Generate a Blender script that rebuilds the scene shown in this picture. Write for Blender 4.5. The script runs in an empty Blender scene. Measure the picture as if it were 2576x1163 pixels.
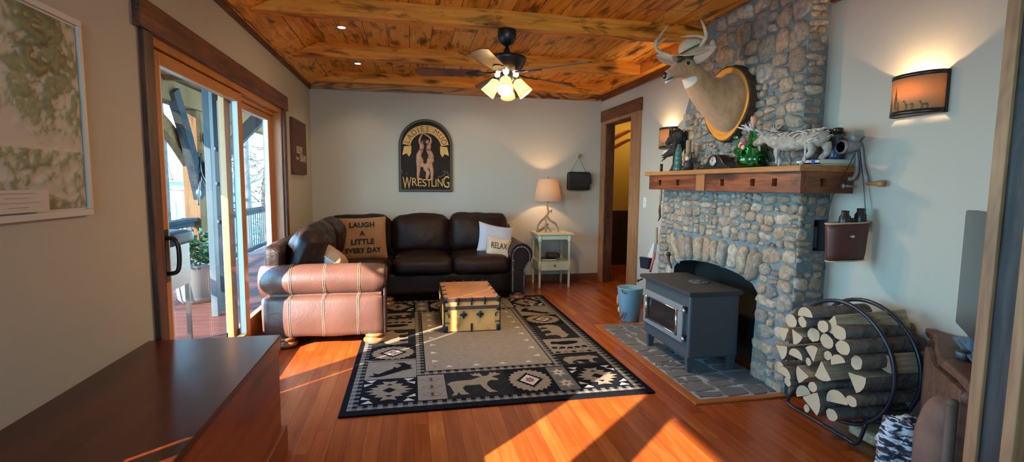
import bpy, bmesh, math, random
from mathutils import Vector, Matrix, noise
R = math.radians
PI = math.pi
rnd = random.Random(7)
SC = bpy.context.scene
COL = SC.collection
# ------------------------------------------------------------------ camera
cd = bpy.data.cameras.new('camera'); cam = bpy.data.objects.new('camera', cd); COL.objects.link(cam)
cd.sensor_width = 36.0; cd.lens = 36.0 * 1258.5 / 2576.0; cd.clip_start = 0.02; cd.clip_end = 300
_p, _y, _r = .0941, .1995, .0096
_fw = Vector((math.sin(_y)*math.cos(_p), math.cos(_y)*math.cos(_p), -math.sin(_p)))
_rt = Vector((math.cos(_y), -math.sin(_y), 0)); _up = _rt.cross(_fw)
_r2 = _rt*math.cos(_r) + _up*math.sin(_r); _u2 = _up*math.cos(_r) - _rt*math.sin(_r)
cam.matrix_world = Matrix(((_r2.x, _u2.x, -_fw.x, 0), (_r2.y, _u2.y, -_fw.y, 0), (_r2.z, _u2.z, -_fw.z, 1.30), (0, 0, 0, 1)))
SC.camera = cam
# ------------------------------------------------------------------ world, sun, exposure
W = bpy.data.worlds.new('sky'); SC.world = W; W.use_nodes = True
wn = W.node_tree.nodes; wl = W.node_tree.links
bgn = wn['Background']
tc = wn.new('ShaderNodeTexCoord'); sp = wn.new('ShaderNodeSeparateXYZ'); wl.new(tc.outputs['Generated'], sp.inputs[0])
cr = wn.new('ShaderNodeValToRGB'); wl.new(sp.outputs['Z'], cr.inputs[0])
cr.color_ramp.elements[0].position = 0.0; cr.color_ramp.elements[0].color = (.42, .80, 1.0, 1)
cr.color_ramp.elements[1].position = .6; cr.color_ramp.elements[1].color = (.11, .45, 1.0, 1)
wl.new(cr.outputs[0], bgn.inputs['Color']); bgn.inputs['Strength'].default_value = 15.0
SUN = Vector((-1.0, -0.90, 0.616)).normalized()
sd = bpy.data.lights.new('sun', 'SUN'); sd.energy = 27.0; sd.angle = R(.5); sd.color = (1.0, .88, .74)
so = bpy.data.objects.new('sun', sd); COL.objects.link(so); so.rotation_euler = SUN.to_track_quat('Z', 'Y').to_euler(); so.location = (-8, -8, 8)
vs = SC.view_settings; vs.view_transform = 'Standard'; vs.look = 'None'; vs.exposure = 0.42; vs.gamma = 1.0; vs.use_curve_mapping = False
SC.cycles.max_bounces = 10; SC.cycles.diffuse_bounces = 5; SC.cycles.glossy_bounces = 4; SC.cycles.transmission_bounces = 8
SC.cycles.transparent_max_bounces = 16; SC.cycles.sample_clamp_indirect = 8.0; SC.cycles.use_denoising = True
SC.cycles.caustics_reflective = False; SC.cycles.caustics_refractive = False
def light(name, kind, loc, energy, color, size=.03, rot=None, **kw):
    l = bpy.data.lights.new(name, kind); l.energy = energy; l.color = color
    if kind in ('POINT', 'SPOT'): l.shadow_soft_size = size
    for k, v in kw.items(): setattr(l, k, v)
    o = bpy.data.objects.new(name, l); COL.objects.link(o); o.location = loc
    if rot: o.rotation_euler = rot
    return o
def portal(loc, rot, sx, sy):
    l = bpy.data.lights.new('window_portal', 'AREA'); l.shape = 'RECTANGLE'; l.size = sx; l.size_y = sy; l.cycles.is_portal = True
    o = bpy.data.objects.new('window_portal', l); COL.objects.link(o); o.location = loc; o.rotation_euler = rot
portal((-1.33, 3.83, 1.0), (0, R(-90), 0), 1.95, 2.4)
portal((-1.33, .60, 1.4), (0, R(-90), 0), 1.2, .6)
portal((-1.33, -.25, 1.5), (0, R(-90), 0), 1.3, .7)
portal((.05, -3.0, 1.55), (R(90), 0, 0), 1.5, 1.3)
# ------------------------------------------------------------------ materials
class NT:
    def __init__(s, name):
        s.mat = bpy.data.materials.new(name); s.mat.use_nodes = True; s.t = s.mat.node_tree
        s.b = s.t.nodes['Principled BSDF']; s.out = s.t.nodes['Material Output']
    def n(s, typ, ins=None, **props):
        k = s.t.nodes.new('ShaderNode' + typ)
        for a, v in props.items(): setattr(k, a, v)
        for a, v in (ins or {}).items(): s.put(k.inputs[a], v)
        return k
    def put(s, inp, v):
        if hasattr(v, 'is_output') or isinstance(v, bpy.types.NodeSocket): s.t.links.new(v, inp)
        else: inp.default_value = v
    def m(s, op, a, b=0.0, c=None, clamp=False):
        k = s.t.nodes.new('ShaderNodeMath'); k.operation = op; k.use_clamp = clamp
        s.put(k.inputs[0], a); s.put(k.inputs[1], b)
        if c is not None: s.put(k.inputs[2], c)
        return k.outputs[0]
    def ramp(s, fac, stops, interp='LINEAR'):
        k = s.t.nodes.new('ShaderNodeValToRGB'); s.put(k.inputs[0], fac); e = k.color_ramp; e.interpolation = interp
        while len(e.elements) < len(stops): e.elements.new(.5)
        for el, (p, c) in zip(e.elements, stops): el.position = p; el.color = (*c, 1) if len(c) == 3 else c
        return k.outputs[0]
    def mix(s, f, a, b, bt='MIX'):
        k = s.t.nodes.new('ShaderNodeMix'); k.data_type = 'RGBA'; k.blend_type = bt
        s.put(k.inputs['Factor'], f)
        for nm, v in (('A', a), ('B', b)):
            i = [q for q in k.inputs if q.name == nm and q.type == 'RGBA'][0]
            s.put(i, (*v, 1) if isinstance(v, tuple) and len(v) == 3 else v)
        return [q for q in k.outputs if q.type == 'RGBA'][0]
    def obj(s): return s.n('TexCoord').outputs['Object']
    def sep(s, v): return s.n('SeparateXYZ', {0: v}).outputs
    def comb(s, x, y, z): return s.n('CombineXYZ', {0: x, 1: y, 2: z}).outputs[0]
    def noise(s, vec, scale, detail=4.0, rough=.55, dist=0.0):
        return s.n('TexNoise', {'Vector': vec, 'Scale': scale, 'Detail': detail, 'Roughness': rough, 'Distortion': dist}).outputs[0]
    def bump(s, h, strength=.3, dist=.01):
        k = s.n('Bump', {'Height': h, 'Strength': strength, 'Distance': dist}); s.put(s.b.inputs['Normal'], k.outputs[0])
    def set(s, **kw):
        names = dict(col='Base Color', rough='Roughness', metal='Metallic', spec='Specular IOR Level', coat='Coat Weight', coatr='Coat Roughness',
                     em='Emission Color', ems='Emission Strength', alpha='Alpha', sheen='Sheen Weight', sss='Subsurface Weight', trans='Transmission Weight', ior='IOR')
        for a, v in kw.items():
            if isinstance(v, tuple) and len(v) == 3: v = (*v, 1)
            s.put(s.b.inputs[names[a]], v)
        return s
MATS = {}
def plain(name, col, rough=.6, var=0.0, sc=6.0, bump=0.0, bsc=60.0, **kw):
    if name in MATS: return MATS[name]
    t = NT(name); t.set(rough=rough, **kw)
    if var or bump:
        o = t.obj()
        if var:
            f = t.noise(o, sc, 5)
            t.set(col=t.ramp(f, [(.3, tuple(c*(1-var) for c in col)), (.7, tuple(min(1, c*(1+var)) for c in col))]))
        else: t.set(col=col)
        if bump: t.bump(t.noise(o, bsc, 3), bump, .01)
    else: t.set(col=col)
    MATS[name] = t.mat; return t.mat
def emit(name, col, s):
    t = NT(name); t.set(col=(.9, .85, .75), em=col, ems=s); return t.mat
def wood(name, stops, axis='y', rough=.45, plank=None, length=None, knots=.5, var=.35, gsc=1.0, seam=.012, rings=14.0, bump=.25, coat=0.0, worn=0.0, spec=.5, ramp_=.09):
    t = NT(name); o = t.obj(); x, y, z = t.sep(o)[:3]
    a, b, c = {'x': (x, y, z), 'y': (y, x, z), 'z': (z, x, y)}[axis]
    r1 = 0.0; seamf = None; r2 = 0.5
    if plank:
        q = t.m('DIVIDE', b, plank); i = t.m('FLOOR', q); fr = t.m('FRACT', q)
        r1 = t.n('TexWhiteNoise', {'W': t.m('ADD', i, .37)}, noise_dimensions='1D').outputs[0]; r2 = r1
        e = t.m('MINIMUM', fr, t.m('SUBTRACT', 1.0, fr))
        seamf = t.m('LESS_THAN', e, seam)
        if length:
            qa = t.m('DIVIDE', t.m('ADD', a, t.m('MULTIPLY', r1, 9.7)), length); ia = t.m('FLOOR', qa); fa = t.m('FRACT', qa)
            r2 = t.n('TexWhiteNoise', {'Vector': t.comb(i, ia, 0.5)}, noise_dimensions='3D').outputs[0]
            ea = t.m('MINIMUM', fa, t.m('SUBTRACT', 1.0, fa))
            seamf = t.m('MAXIMUM', seamf, t.m('LESS_THAN', ea, seam*plank/length))
    off = t.m('MULTIPLY', r2, 31.0)
    g = t.comb(t.m('ADD', t.m('MULTIPLY', a, .9*gsc), off), t.m('MULTIPLY', b, 13*gsc), t.m('MULTIPLY', c, 13*gsc))
    low = t.comb(t.m('ADD', t.m('MULTIPLY', a, .8*gsc), off), t.m('MULTIPLY', b, 4.0*gsc), t.m('MULTIPLY', c, 4.0*gsc))
    n1 = t.noise(g, 3.0, 6, .6, .5); n2 = t.noise(low, 1.2, 2, .5, .6)
    band = t.m('MULTIPLY_ADD', t.m('SINE', t.m('MULTIPLY', n2, rings*6.0)), .5, .5)
    f = t.m('ADD', t.m('MULTIPLY', n1, .70), t.m('MULTIPLY', band, ramp_))
    f = t.m('ADD', f, t.m('MULTIPLY', t.m('SUBTRACT', n2, .5), .45)); f = t.m('ADD', f, .11-ramp_*.5)
    if plank: f = t.m('ADD', f, t.m('MULTIPLY', t.m('SUBTRACT', r2, .5), var))
    col = t.ramp(f, stops)
    if knots:
        v = t.n('TexVoronoi', {'Vector': t.comb(t.m('ADD', t.m('MULTIPLY', a, 1.5), off), t.m('MULTIPLY', b, 4.5), t.m('MULTIPLY', c, 4.5)), 'Scale': 1.1, 'Randomness': 1.0}).outputs['Distance']
        v = t.m('ADD', v, t.m('MULTIPLY', t.m('SUBTRACT', n1, .5), .35))
        kf = t.n('MapRange', {'Value': v, 'From Min': .10, 'From Max': .26, 'To Min': knots, 'To Max': 0.0}).outputs[0]
        col = t.mix(kf, col, tuple(q*.22 for q in stops[0][1]))
    if worn:
        wv = t.noise(t.comb(t.m('ADD', t.m('MULTIPLY', a, 1.7), off), t.m('MULTIPLY', b, 6.5), t.m('MULTIPLY', c, 6.5)), 1.6, 5, .62, .7)
        wf = t.n('MapRange', {'Value': wv, 'From Min': .53, 'From Max': .66, 'To Min': 0.0, 'To Max': worn}).outputs[0]
        col = t.mix(wf, col, tuple(q*.3 for q in stops[0][1]))
    if seamf is not None:
        col = t.mix(t.m('MULTIPLY', seamf, .8), col, tuple(q*.25 for q in stops[0][1]))
    t.set(col=col, rough=rough, coat=coat, coatr=.15, spec=spec)
    h = n1 if seamf is None else t.m('SUBTRACT', t.m('MULTIPLY', n1, .3), seamf)
    if bump: t.bump(h, bump, .006)
    MATS[name] = t.mat; return t.mat
def glassy(name, tint=(1, 1, 1), refl=.55):
    t = NT(name); t.t.nodes.remove(t.b)
    tr = t.n('BsdfTransparent', {'Color': (*tint, 1)}); gl = t.n('BsdfGlossy', {'Color': (1, 1, 1, 1), 'Roughness': 0.0})
    fc = t.n('LayerWeight', {'Blend': .5}).outputs['Facing']; fr = t.m('MULTIPLY_ADD', t.m('POWER', fc, 5.0), .9*refl, .045*refl)
    mx = t.n('MixShader', {0: fr, 1: tr.outputs[0], 2: gl.outputs[0]})
    t.t.links.new(mx.outputs[0], t.out.inputs[0]); return t.mat
def translucent(name, col, rough=.7, mixf=.5, em=0.0):
    t = NT(name); t.set(col=col, rough=rough); tl = t.n('BsdfTranslucent', {'Color': (*col, 1)})
    mx = t.n('MixShader', {0: mixf, 1: t.b.outputs[0], 2: tl.outputs[0]}); t.t.links.new(mx.outputs[0], t.out.inputs[0]); return t.mat
# ------------------------------------------------------------------ mesh builder
class MB:
    def __init__(s): s.v = []; s.f = []; s.mi = []; s.sm = []
    def add(s, vs, fs, mi=0, smooth=False, M=None):
        o = len(s.v)
        s.v += [tuple(M @ Vector(p)) if M else tuple(p) for p in vs]
        s.f += [tuple(i+o for i in f) for f in fs]; s.mi += [mi]*len(fs); s.sm += [smooth]*len(fs)
        return s
    def box(s, x0, x1, y0, y1, z0, z1, mi=0, M=None):
        vs = [(x, y, z) for x in (x0, x1) for y in (y0, y1) for z in (z0, z1)]
        return s.add(vs, [(0, 1, 3, 2), (4, 6, 7, 5), (0, 4, 5, 1), (2, 3, 7, 6), (0, 2, 6, 4), (1, 5, 7, 3)], mi, False, M)
    def poly(s, pts, z0, z1, mi=0, M=None, smooth=False):     # extruded polygon in local xy
        n = len(pts); ar = sum(pts[i][0]*pts[(i+1) % n][1]-pts[(i+1) % n][0]*pts[i][1] for i in range(n))
        if ar < 0: pts = pts[::-1]
        vs = [(p[0], p[1], z0) for p in pts] + [(p[0], p[1], z1) for p in pts]
        fs = [tuple(range(n-1, -1, -1)), tuple(range(n, 2*n))] + [(i, (i+1) % n, n+(i+1) % n, n+i) for i in range(n)]
        return s.add(vs, fs, mi, smooth, M)
    def flat(s, pts, z, mi=0, M=None):
        n = len(pts); ar = sum(pts[i][0]*pts[(i+1) % n][1]-pts[(i+1) % n][0]*pts[i][1] for i in range(n))
        if ar < 0: pts = pts[::-1]
        return s.add([(p[0], p[1], z) for p in pts], [tuple(range(n))], mi, False, M)
    def tube(s, pts, rad, n=8, mi=0, cap=True, closed=False, M=None, smooth=True):
        pts = [Vector(p) for p in pts]; k = len(pts)
        rs = rad if isinstance(rad, (list, tuple)) else [rad]*k
        ts = []
        for i in range(k):
            a = pts[(i-1) % k] if (closed or i > 0) else pts[i]; b = pts[(i+1) % k] if (closed or i < k-1) else pts[i]
            ts.append((b-a).normalized())
        u = ts[0].orthogonal().normalized(); vs = []
        for i in range(k):
            t = ts[i]; u = (u - t*u.dot(t)); u = u.normalized() if u.length > 1e-6 else t.orthogonal().normalized(); w = t.cross(u)
            r = rs[i]; ra, rb = r if isinstance(r, (tuple, list)) else (r, r)
            for j in range(n):
                a = 2*PI*j/n; vs.append(pts[i] + u*(math.cos(a)*ra) + w*(math.sin(a)*rb))
        fs = []
        for i in range(k if closed else k-1):
            i2 = (i+1) % k
            for j in range(n): fs.append((i*n+j, i*n+(j+1) % n, i2*n+(j+1) % n, i2*n+j))
        if cap and not closed: fs += [tuple(range(n-1, -1, -1)), tuple(range((k-1)*n, k*n))]
        return s.add(vs, fs, mi, smooth, M)
    def lathe(s, prof, c=(0, 0, 0), n=20, mi=0, M=None, smooth=True, caps=True, a0=0.0, a1=2*PI):
        full = abs(a1-a0-2*PI) < 1e-6; k = n if full else n+1; vs = []
        for (r, z) in prof:
            for j in range(k):
                a = a0+(a1-a0)*j/n; vs.append((c[0]+r*math.cos(a), c[1]+r*math.sin(a), c[2]+z))
        fs = []
        for i in range(len(prof)-1):
            for j in range(n):
                j2 = (j+1) % k; fs.append((i*k+j, i*k+j2, (i+1)*k+j2, (i+1)*k+j))
        if caps and full:
            fs.append(tuple(range(k-1, -1, -1))); fs.append(tuple(range((len(prof)-1)*k, len(prof)*k)))
        return s.add(vs, fs, mi, smooth, M)
    def ell(s, c, r, n=14, m=9, mi=0, M=None, jit=0.0, sq=1.0, seed=0.0):
        r = r if isinstance(r, (tuple, list)) else (r, r, r)
        L = Matrix.Translation(c) @ (M or Matrix.Identity(4)); vs = []
        def P(th, ph):
            f = lambda q: math.copysign(abs(q)**sq, q)
            d = Vector((f(math.cos(ph))*f(math.cos(th)), f(math.cos(ph))*f(math.sin(th)), f(math.sin(ph))))
            if jit: d *= 1+jit*noise.noise(d*2.2+Vector((seed, seed*.7, -seed)))
            return L @ Vector((d.x*r[0], d.y*r[1], d.z*r[2]))
        vs.append(P(0, -PI/2))
        for i in range(1, m):
            for j in range(n): vs.append(P(2*PI*j/n, -PI/2+PI*i/m))
        vs.append(P(0, PI/2)); e = len(vs)-1; fs = []
        for j in range(n):
            fs.append((0, 1+(j+1) % n, 1+j)); b = 1+(m-2)*n; fs.append((e, b+j, b+(j+1) % n))
        for i in range(m-2):
            for j in range(n): fs.append((1+i*n+j, 1+i*n+(j+1) % n, 1+(i+1)*n+(j+1) % n, 1+(i+1)*n+j))
        return s.add(vs, fs, mi, True)
    def rbox(s, c, size, r=.05, n=10, puff=(0, 0, 0), wr=0.0, wf=3.0, seed=0.0, mi=0, M=None):
        h = [q/2 for q in size]; L = Matrix.Translation(c) @ (M or Matrix.Identity(4)); idx = {}; vs = []; fs = []
        def vert(p):
            key = tuple(round(q, 5) for q in p)
            if key in idx: return idx[key]
            q = Vector((p[0]*h[0], p[1]*h[1], p[2]*h[2]))
            inn = Vector([max(-(h[i]-r), min(h[i]-r, q[i])) for i in range(3)]); d = q-inn
            if d.length > 1e-9: d = d.normalized()*r
            w = inn+d
            for i in range(3):
                o1, o2 = [k for k in range(3) if k != i]
                w[i] += math.copysign(1, p[i])*(abs(p[i])**2)*puff[i]*(1-p[o1]**2)*(1-p[o2]**2) if puff[i] else 0
            if wr:
                nv = noise.noise(Vector((w.x*wf*2.5+seed, w.y*wf*2.5, w.z*wf)))
                rg = 1-abs(noise.noise(Vector((w.x*wf*3+seed*2, w.y*wf*3+5, w.z*wf*1.5))))
                dd = w.normalized(); w = w + dd*(wr*nv + wr*.8*(rg**6))
            vs.append(L @ w); idx[key] = len(vs)-1; return idx[key]
        g = [-1+2*i/n for i in range(n+1)]
        for ax in range(3):
            for sg in (-1, 1):
                for i in range(n):
                    for j in range(n):
                        q = []
                        for (a, b) in ((i, j), (i+1, j), (i+1, j+1), (i, j+1)):
                            p = [0, 0, 0]; p[ax] = sg; p[(ax+1) % 3] = g[a]; p[(ax+2) % 3] = g[b]; q.append(vert(p))
                        fs.append(tuple(q) if sg > 0 else tuple(q[::-1]))
        return s.add(vs, fs, mi, True)
    def pillow(s, w, h, t, n=14, M=None, mi=(0, 0), sag=.06, seed=0.0, wr=.006):
        for sg in (1, -1):
            vs = []; fs = []
            for i in range(n+1):
                for j in range(n+1):
                    u = -1+2*i/n; v = -1+2*j/n
                    pin = 1-sag*(1-u*u)*abs(v)**3-0.0; pin2 = 1-sag*(1-v*v)*abs(u)**3
                    th = t/2*max(0, (1-u**4))**.55*max(0, (1-v**4))**.55
                    nz = wr*noise.noise(Vector((u*2+seed, v*2, sg*3))) if th > 1e-6 else 0
                    vs.append((u*w/2*pin2, v*h/2*pin, sg*(th+nz*min(1, th/t*4))))
            for i in range(n):
                for j in range(n):
                    q = (i*(n+1)+j, (i+1)*(n+1)+j, (i+1)*(n+1)+j+1, i*(n+1)+j+1); fs.append(q if sg > 0 else q[::-1])
            s.add(vs, fs, mi[0] if sg > 0 else mi[1], True, M)
        return s
    def noisy(s, amp, freq, seed=0.0, start=0):
        for i in range(start, len(s.v)):
            p = Vector(s.v[i]); q = noise.noise_vector(p*freq+Vector((seed, seed, seed))); s.v[i] = tuple(p+q*amp)
        return s
    def build(s, name, mats, parent=None, bevel=0.0, seg=2, sub=0, autos=False):
        off = Vector((0, 0, 0)); q = parent
        while q is not None: off += q.location; q = q.parent
        me = bpy.data.meshes.new(name); me.from_pydata([Vector(v)-off for v in s.v], [], s.f)
        mats = mats if isinstance(mats, (list, tuple)) else [mats]
        for m in mats: me.materials.append(m)
        me.polygons.foreach_set('material_index', [min(i, len(mats)-1) for i in s.mi]); me.polygons.foreach_set('use_smooth', s.sm); me.update()
        o = bpy.data.objects.new(name, me); COL.objects.link(o)
        if parent is not None: o.parent = parent
        if bevel:
            b = o.modifiers.new('bevel', 'BEVEL'); b.width = bevel; b.segments = seg; b.limit_method = 'ANGLE'; b.angle_limit = R(40); b.harden_normals = False
        if sub: d = o.modifiers.new('sub', 'SUBSURF'); d.levels = sub; d.render_levels = sub
        return o
def tag(o, label=None, cat=None, group=None, kind=None):
    if label: o['label'] = label
    if cat: o['category'] = cat
    if group: o['group'] = group
    if kind: o['kind'] = kind
    return o
def thing(name, loc, label, cat, group=None):
    o = bpy.data.objects.new(name, None); COL.objects.link(o); o.location = loc; o.empty_display_size = .1
    return tag(o, label, cat, group)
def struct(name, mb, m, parent=None, **kw):
    o = mb.build(name, m, parent, **kw)
    if parent is None: o['kind'] = 'structure'
    return o
def copy_tree(src, parent=None):
    c = src.copy(); COL.objects.link(c)
    if parent is not None: c.parent = parent
    for ch in list(src.children): copy_tree(ch, c)
    return c
def frame(o, x, y, z=None):     # matrix with given local axes
    x = Vector(x).normalized(); y = Vector(y); y = (y-x*y.dot(x)).normalized(); z = x.cross(y)
    return Matrix(((x.x, y.x, z.x, o[0]), (x.y, y.y, z.y, o[1]), (x.z, y.z, z.z, o[2]), (0, 0, 0, 1)))
def T(*a): return Matrix.Translation(a)
def RX(a): return Matrix.Rotation(R(a), 4, 'X')
def RY(a): return Matrix.Rotation(R(a), 4, 'Y')
def RZ(a): return Matrix.Rotation(R(a), 4, 'Z')
def text_mesh(body, size=1.0, ext=0.0, offset=0.0, spacing=1.0):
    c = bpy.data.curves.new('lettering', 'FONT'); c.body = body; c.size = size; c.extrude = ext; c.offset = offset
    c.align_x = 'CENTER'; c.align_y = 'CENTER'; c.space_character = spacing; c.resolution_u = 3
    o = bpy.data.objects.new('lettering', c); COL.objects.link(o)
    dg = bpy.context.evaluated_depsgraph_get(); e = o.evaluated_get(dg); me = e.to_mesh()
    vs = [tuple(v.co) for v in me.vertices]; fs = [tuple(p.vertices) for p in me.polygons]
    e.to_mesh_clear(); bpy.data.objects.remove(o); bpy.data.curves.remove(c)
    return vs, fs
def catmull(pts, n=6, closed=False):
    P = [Vector(p) for p in pts]; k = len(P); out = []
    for i in range(k if closed else k-1):
        p0 = P[(i-1) % k] if (closed or i > 0) else P[0]; p1 = P[i]; p2 = P[(i+1) % k]; p3 = P[(i+2) % k] if (closed or i < k-2) else P[-1]
        for j in range(n):
            t = j/n; out.append(.5*((2*p1)+(p2-p0)*t+(2*p0-5*p1+4*p2-p3)*t*t+(3*p1-p0-3*p2+p3)*t**3))
    if not closed: out.append(P[-1])
    return out
def lerp_list(vals, n):   # resample scalars/tuples linearly to n entries
    out = []
    for i in range(n):
        q = i*(len(vals)-1)/(n-1); a = int(q); a = min(a, len(vals)-2); f = q-a; x, y = vals[a], vals[a+1]
        out.append(tuple(u+(v-u)*f for u, v in zip(x, y)) if isinstance(x, (tuple, list)) else x+(y-x)*f)
    return out
# palette
PAINT = plain('wall_paint', (.49, .455, .385), .85, bump=.06, bsc=220)
BLACKM = plain('black_metal', (.012, .012, .013), .35, metal=.0, spec=.6)
CEIL = wood('ceiling_plank', [(.20, (.14, .030, .004)), (.33, (.74, .245, .025)), (.52, (.96, .40, .055)), (.8, (1.0, .58, .14))], 'y', .5, spec=.25, plank=.19, length=1.9, knots=.8, var=.30, worn=.75, seam=.016, rings=3, ramp_=.10)
BEAM = wood('beam_timber', [(.22, (.15, .030, .004)), (.35, (.76, .245, .024)), (.56, (.97, .39, .05)), (.84, (1.0, .60, .15))], 'x', .5, knots=.85, worn=.85, rings=3, spec=.25)
BEAMY = wood('beam_timber_lengthwise', [(.22, (.15, .030, .004)), (.35, (.76, .245, .024)), (.56, (.97, .39, .05)), (.84, (1.0, .60, .15))], 'y', .5, knots=.85, worn=.8, rings=3, spec=.25)
DARKX = wood('dark_trim_x', [(.25, (.05, .016, .006)), (.5, (.20, .065, .02)), (.8, (.36, .15, .05))], 'x', .45, knots=.6, worn=.5)
DARKY = wood('dark_trim_y', [(.30, (.03, .010, .004)), (.5, (.14, .040, .012)), (.8, (.28, .10, .032))], 'y', .45, knots=.6, worn=.5)
DARKZ = wood('dark_trim_z', [(.28, (.022, .008, .004)), (.5, (.10, .030, .011)), (.8, (.22, .078, .028))], 'z', .45, knots=.6, worn=.5)
TANZ = wood('tan_casing_z', [(.2, (.20, .075, .03)), (.5, (.36, .17, .075)), (.8, (.46, .25, .12))], 'z', .55, knots=.3)
TANY = wood('tan_casing_y', [(.2, (.20, .075, .03)), (.5, (.36, .17, .075)), (.8, (.46, .25, .12))], 'y', .55, knots=.3)
FIRZ = wood('orange_fir_z', [(.2, (.34, .115, .024)), (.5, (.50, .20, .045)), (.8, (.60, .28, .08))], 'z', .35, knots=0, bump=.08)
FIRY = wood('orange_fir_y', [(.2, (.34, .115, .024)), (.5, (.50, .20, .045)), (.8, (.60, .28, .08))], 'y', .35, knots=0, bump=.08)
FLOOR = wood('fir_floor', [(.2, (.225, .040, .007)), (.45, (.31, .064, .011)), (.65, (.375, .092, .018)), (.9, (.50, .19, .042))], 'y', .24, plank=.082, length=1.1, knots=0, var=.30, seam=.012, rings=5, gsc=.8, bump=.08, coat=.12, spec=.35)
# ------------------------------------------------------------------ room shell
XL, XR, YB, ZW = -1.168, 2.507, 6.408, 2.72
f = MB(); f.box(-1.318, 5.6, -3.2, 7.9, -.12, 0.0); struct('floor', f, FLOOR)
w = MB()
A = (-1.318, XL)
for (y0, y1, z0, z1) in ((-3.2, -.6, 0, ZW), (-.6, .126, 0, .85), (-.6, .126, 2.0, ZW), (.126, .31, 0, ZW), (.31, .90, 0, .85), (.31, .90, 2.0, ZW), (.90, 1.01, 0, .85), (.90, 1.01, .99, ZW), (1.01, 2.63, 0, ZW), (2.63, 5.03, 1.965, ZW), (5.03, 6.55, 0, ZW)):  # unseen notch beside the window, added to land sun on the chest top
    w.box(A[0], A[1], y0, y1, z0, z1)
struct('wall_left', w, PAINT)
w = MB(); w.box(XL, XR+.11, YB, 6.55, 0, ZW); struct('wall_back', w, PAINT)
w = MB()
for (y0, y1, z0, z1) in ((1.22, 5.46, 0, ZW), (5.46, 6.25, 2.09, ZW), (6.25, YB, 0, ZW)): w.box(XR, XR+.11, y0, y1, z0, z1)
struct('wall_right', w, PAINT)
w = MB(); w.box(1.80, 4.6, 1.115, 1.215, 0, ZW); struct('wall_partition', w, PAINT)
w = MB(); w.box(-1.168, -.7, -3.12, -3.0, 0, ZW); w.box(-.7, .8, -3.12, -3.0, 0, .9); w.box(-.7, .8, -3.12, -3.0, 2.2, ZW); w.box(.8, 4.6, -3.12, -3.0, 0, ZW); struct('wall_rear', w, PAINT)
w = MB(); w.box(4.5, 4.6, -3.0, 1.115, 0, ZW); struct('wall_side', w, PAINT)
c = MB(); c.box(-1.318, XR+.11, 1.10, 6.55, 2.60, 2.72)
c.add([(XL, 1.10, 2.43), (XL, YB, 2.43), (-.86, YB, 2.602), (-.86, 1.1, 2.602)], [(0, 3, 2, 1)])
struct('ceiling', c, CEIL)
c = MB(); c.box(-1.318, 4.6, -3.12, 1.10, 2.60, 2.72); struct('ceiling_near', c, PAINT)
t = MB(); t.box(XL, XL+.022, 1.22, YB, 2.395, 2.435); struct('trim_1', t, DARKY)
t = MB(); t.box(XL, XR, YB-.030, YB, 2.40, 2.478); struct('trim_2', t, wood('crown_cathedral', [(.25, (.10, .03, .008)), (.45, (.42, .18, .045)), (.8, (.56, .28, .085))], 'x', .42, knots=.3, rings=9, ramp_=.30))
t = MB(); t.box(XR-.030, XR, 1.22, 2.68, 2.40, 2.478); t.box(XR-.030, XR, 4.06, YB-.03, 2.40, 2.478); struct('trim_3', t, DARKY)
t = MB(); t.box(XL, XR, YB-.108, YB, 2.475, 2.602); struct('trim_4', t, BEAM, bevel=.006)
t = MB(); t.box(XR-.10, XR, 4.05, YB-.108, 2.475, 2.602); t.box(XR-.10, XR, 1.25, 2.69, 2.475, 2.602); struct('trim_5', t, BEAMY, bevel=.006)
for k, (yy, xr) in enumerate(((3.84, 2.40), (5.08, XR-.10))):
    t = MB(); pts = [(-1.09, 2.475), (xr, 2.475), (xr, 2.605), (-.845, 2.605)]
    t.poly(pts, 0, .115, 0, frame((0, yy+.115, 0), (1, 0, 0), (0, 0, 1)))
    struct('trim_%d' % (6+k), t, BEAM, bevel=.009)
t = MB(); t.box(XL, XR, YB-.018, YB, 0, .095); struct('baseboard_back', t, DARKX, bevel=.003)
t = MB(); t.box(XR-.016, XR, 4.40, 5.20, 0, .095); t.box(XR-.016, XR, 1.22, 2.60, 0, .095); struct('baseboard_right', t, DARKY, bevel=.003)
t = MB(); t.box(XL, XL+.016, .9, 2.53, 0, .095); t.box(XL, XL+.016, 5.13, YB-.02, 0, .095); struct('baseboard_left', t, DARKY, bevel=.003)
# slider trim
t = MB(); t.box(XL, XL+.034, 2.505, 5.16, 1.965, 2.095); struct('trim_9', t, DARKY, bevel=.003)
t = MB(); t.box(XL, XL+.024, 2.545, 2.63, 0, 1.965); t.box(XL-.10, XL, 2.63, 2.648, 0, 1.965); struct('trim_10', t, DARKZ, bevel=.003)
t = MB(); t.box(XL, XL+.024, 5.03, 5.115, 0, 1.965); struct('trim_11', t, DARKZ, bevel=.003)
# doorway trim on the right wall
t = MB(); t.box(XR-.03, XR, 5.205, 6.385, 2.125, 2.262); struct('trim_12', t, DARKY, bevel=.003)
t = MB(); t.box(XR-.022, XR, 5.22, 5.46, 0, 2.125); t.box(XR-.022, XR, 6.25, 6.385, 0, 2.125); t.box(XR-.022, XR, 5.46, 6.25, 2.085, 2.125); struct('trim_13', t, TANZ, bevel=.003)
t = MB(); t.box(XR, XR+.112, 6.232, 6.25, 0, 2.09); t.box(XR, XR+.112, 5.46, 5.478, 0, 2.09); t.box(XR, XR+.112, 5.478, 6.232, 2.072, 2.09); struct('trim_14', t, DARKZ)
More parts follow.
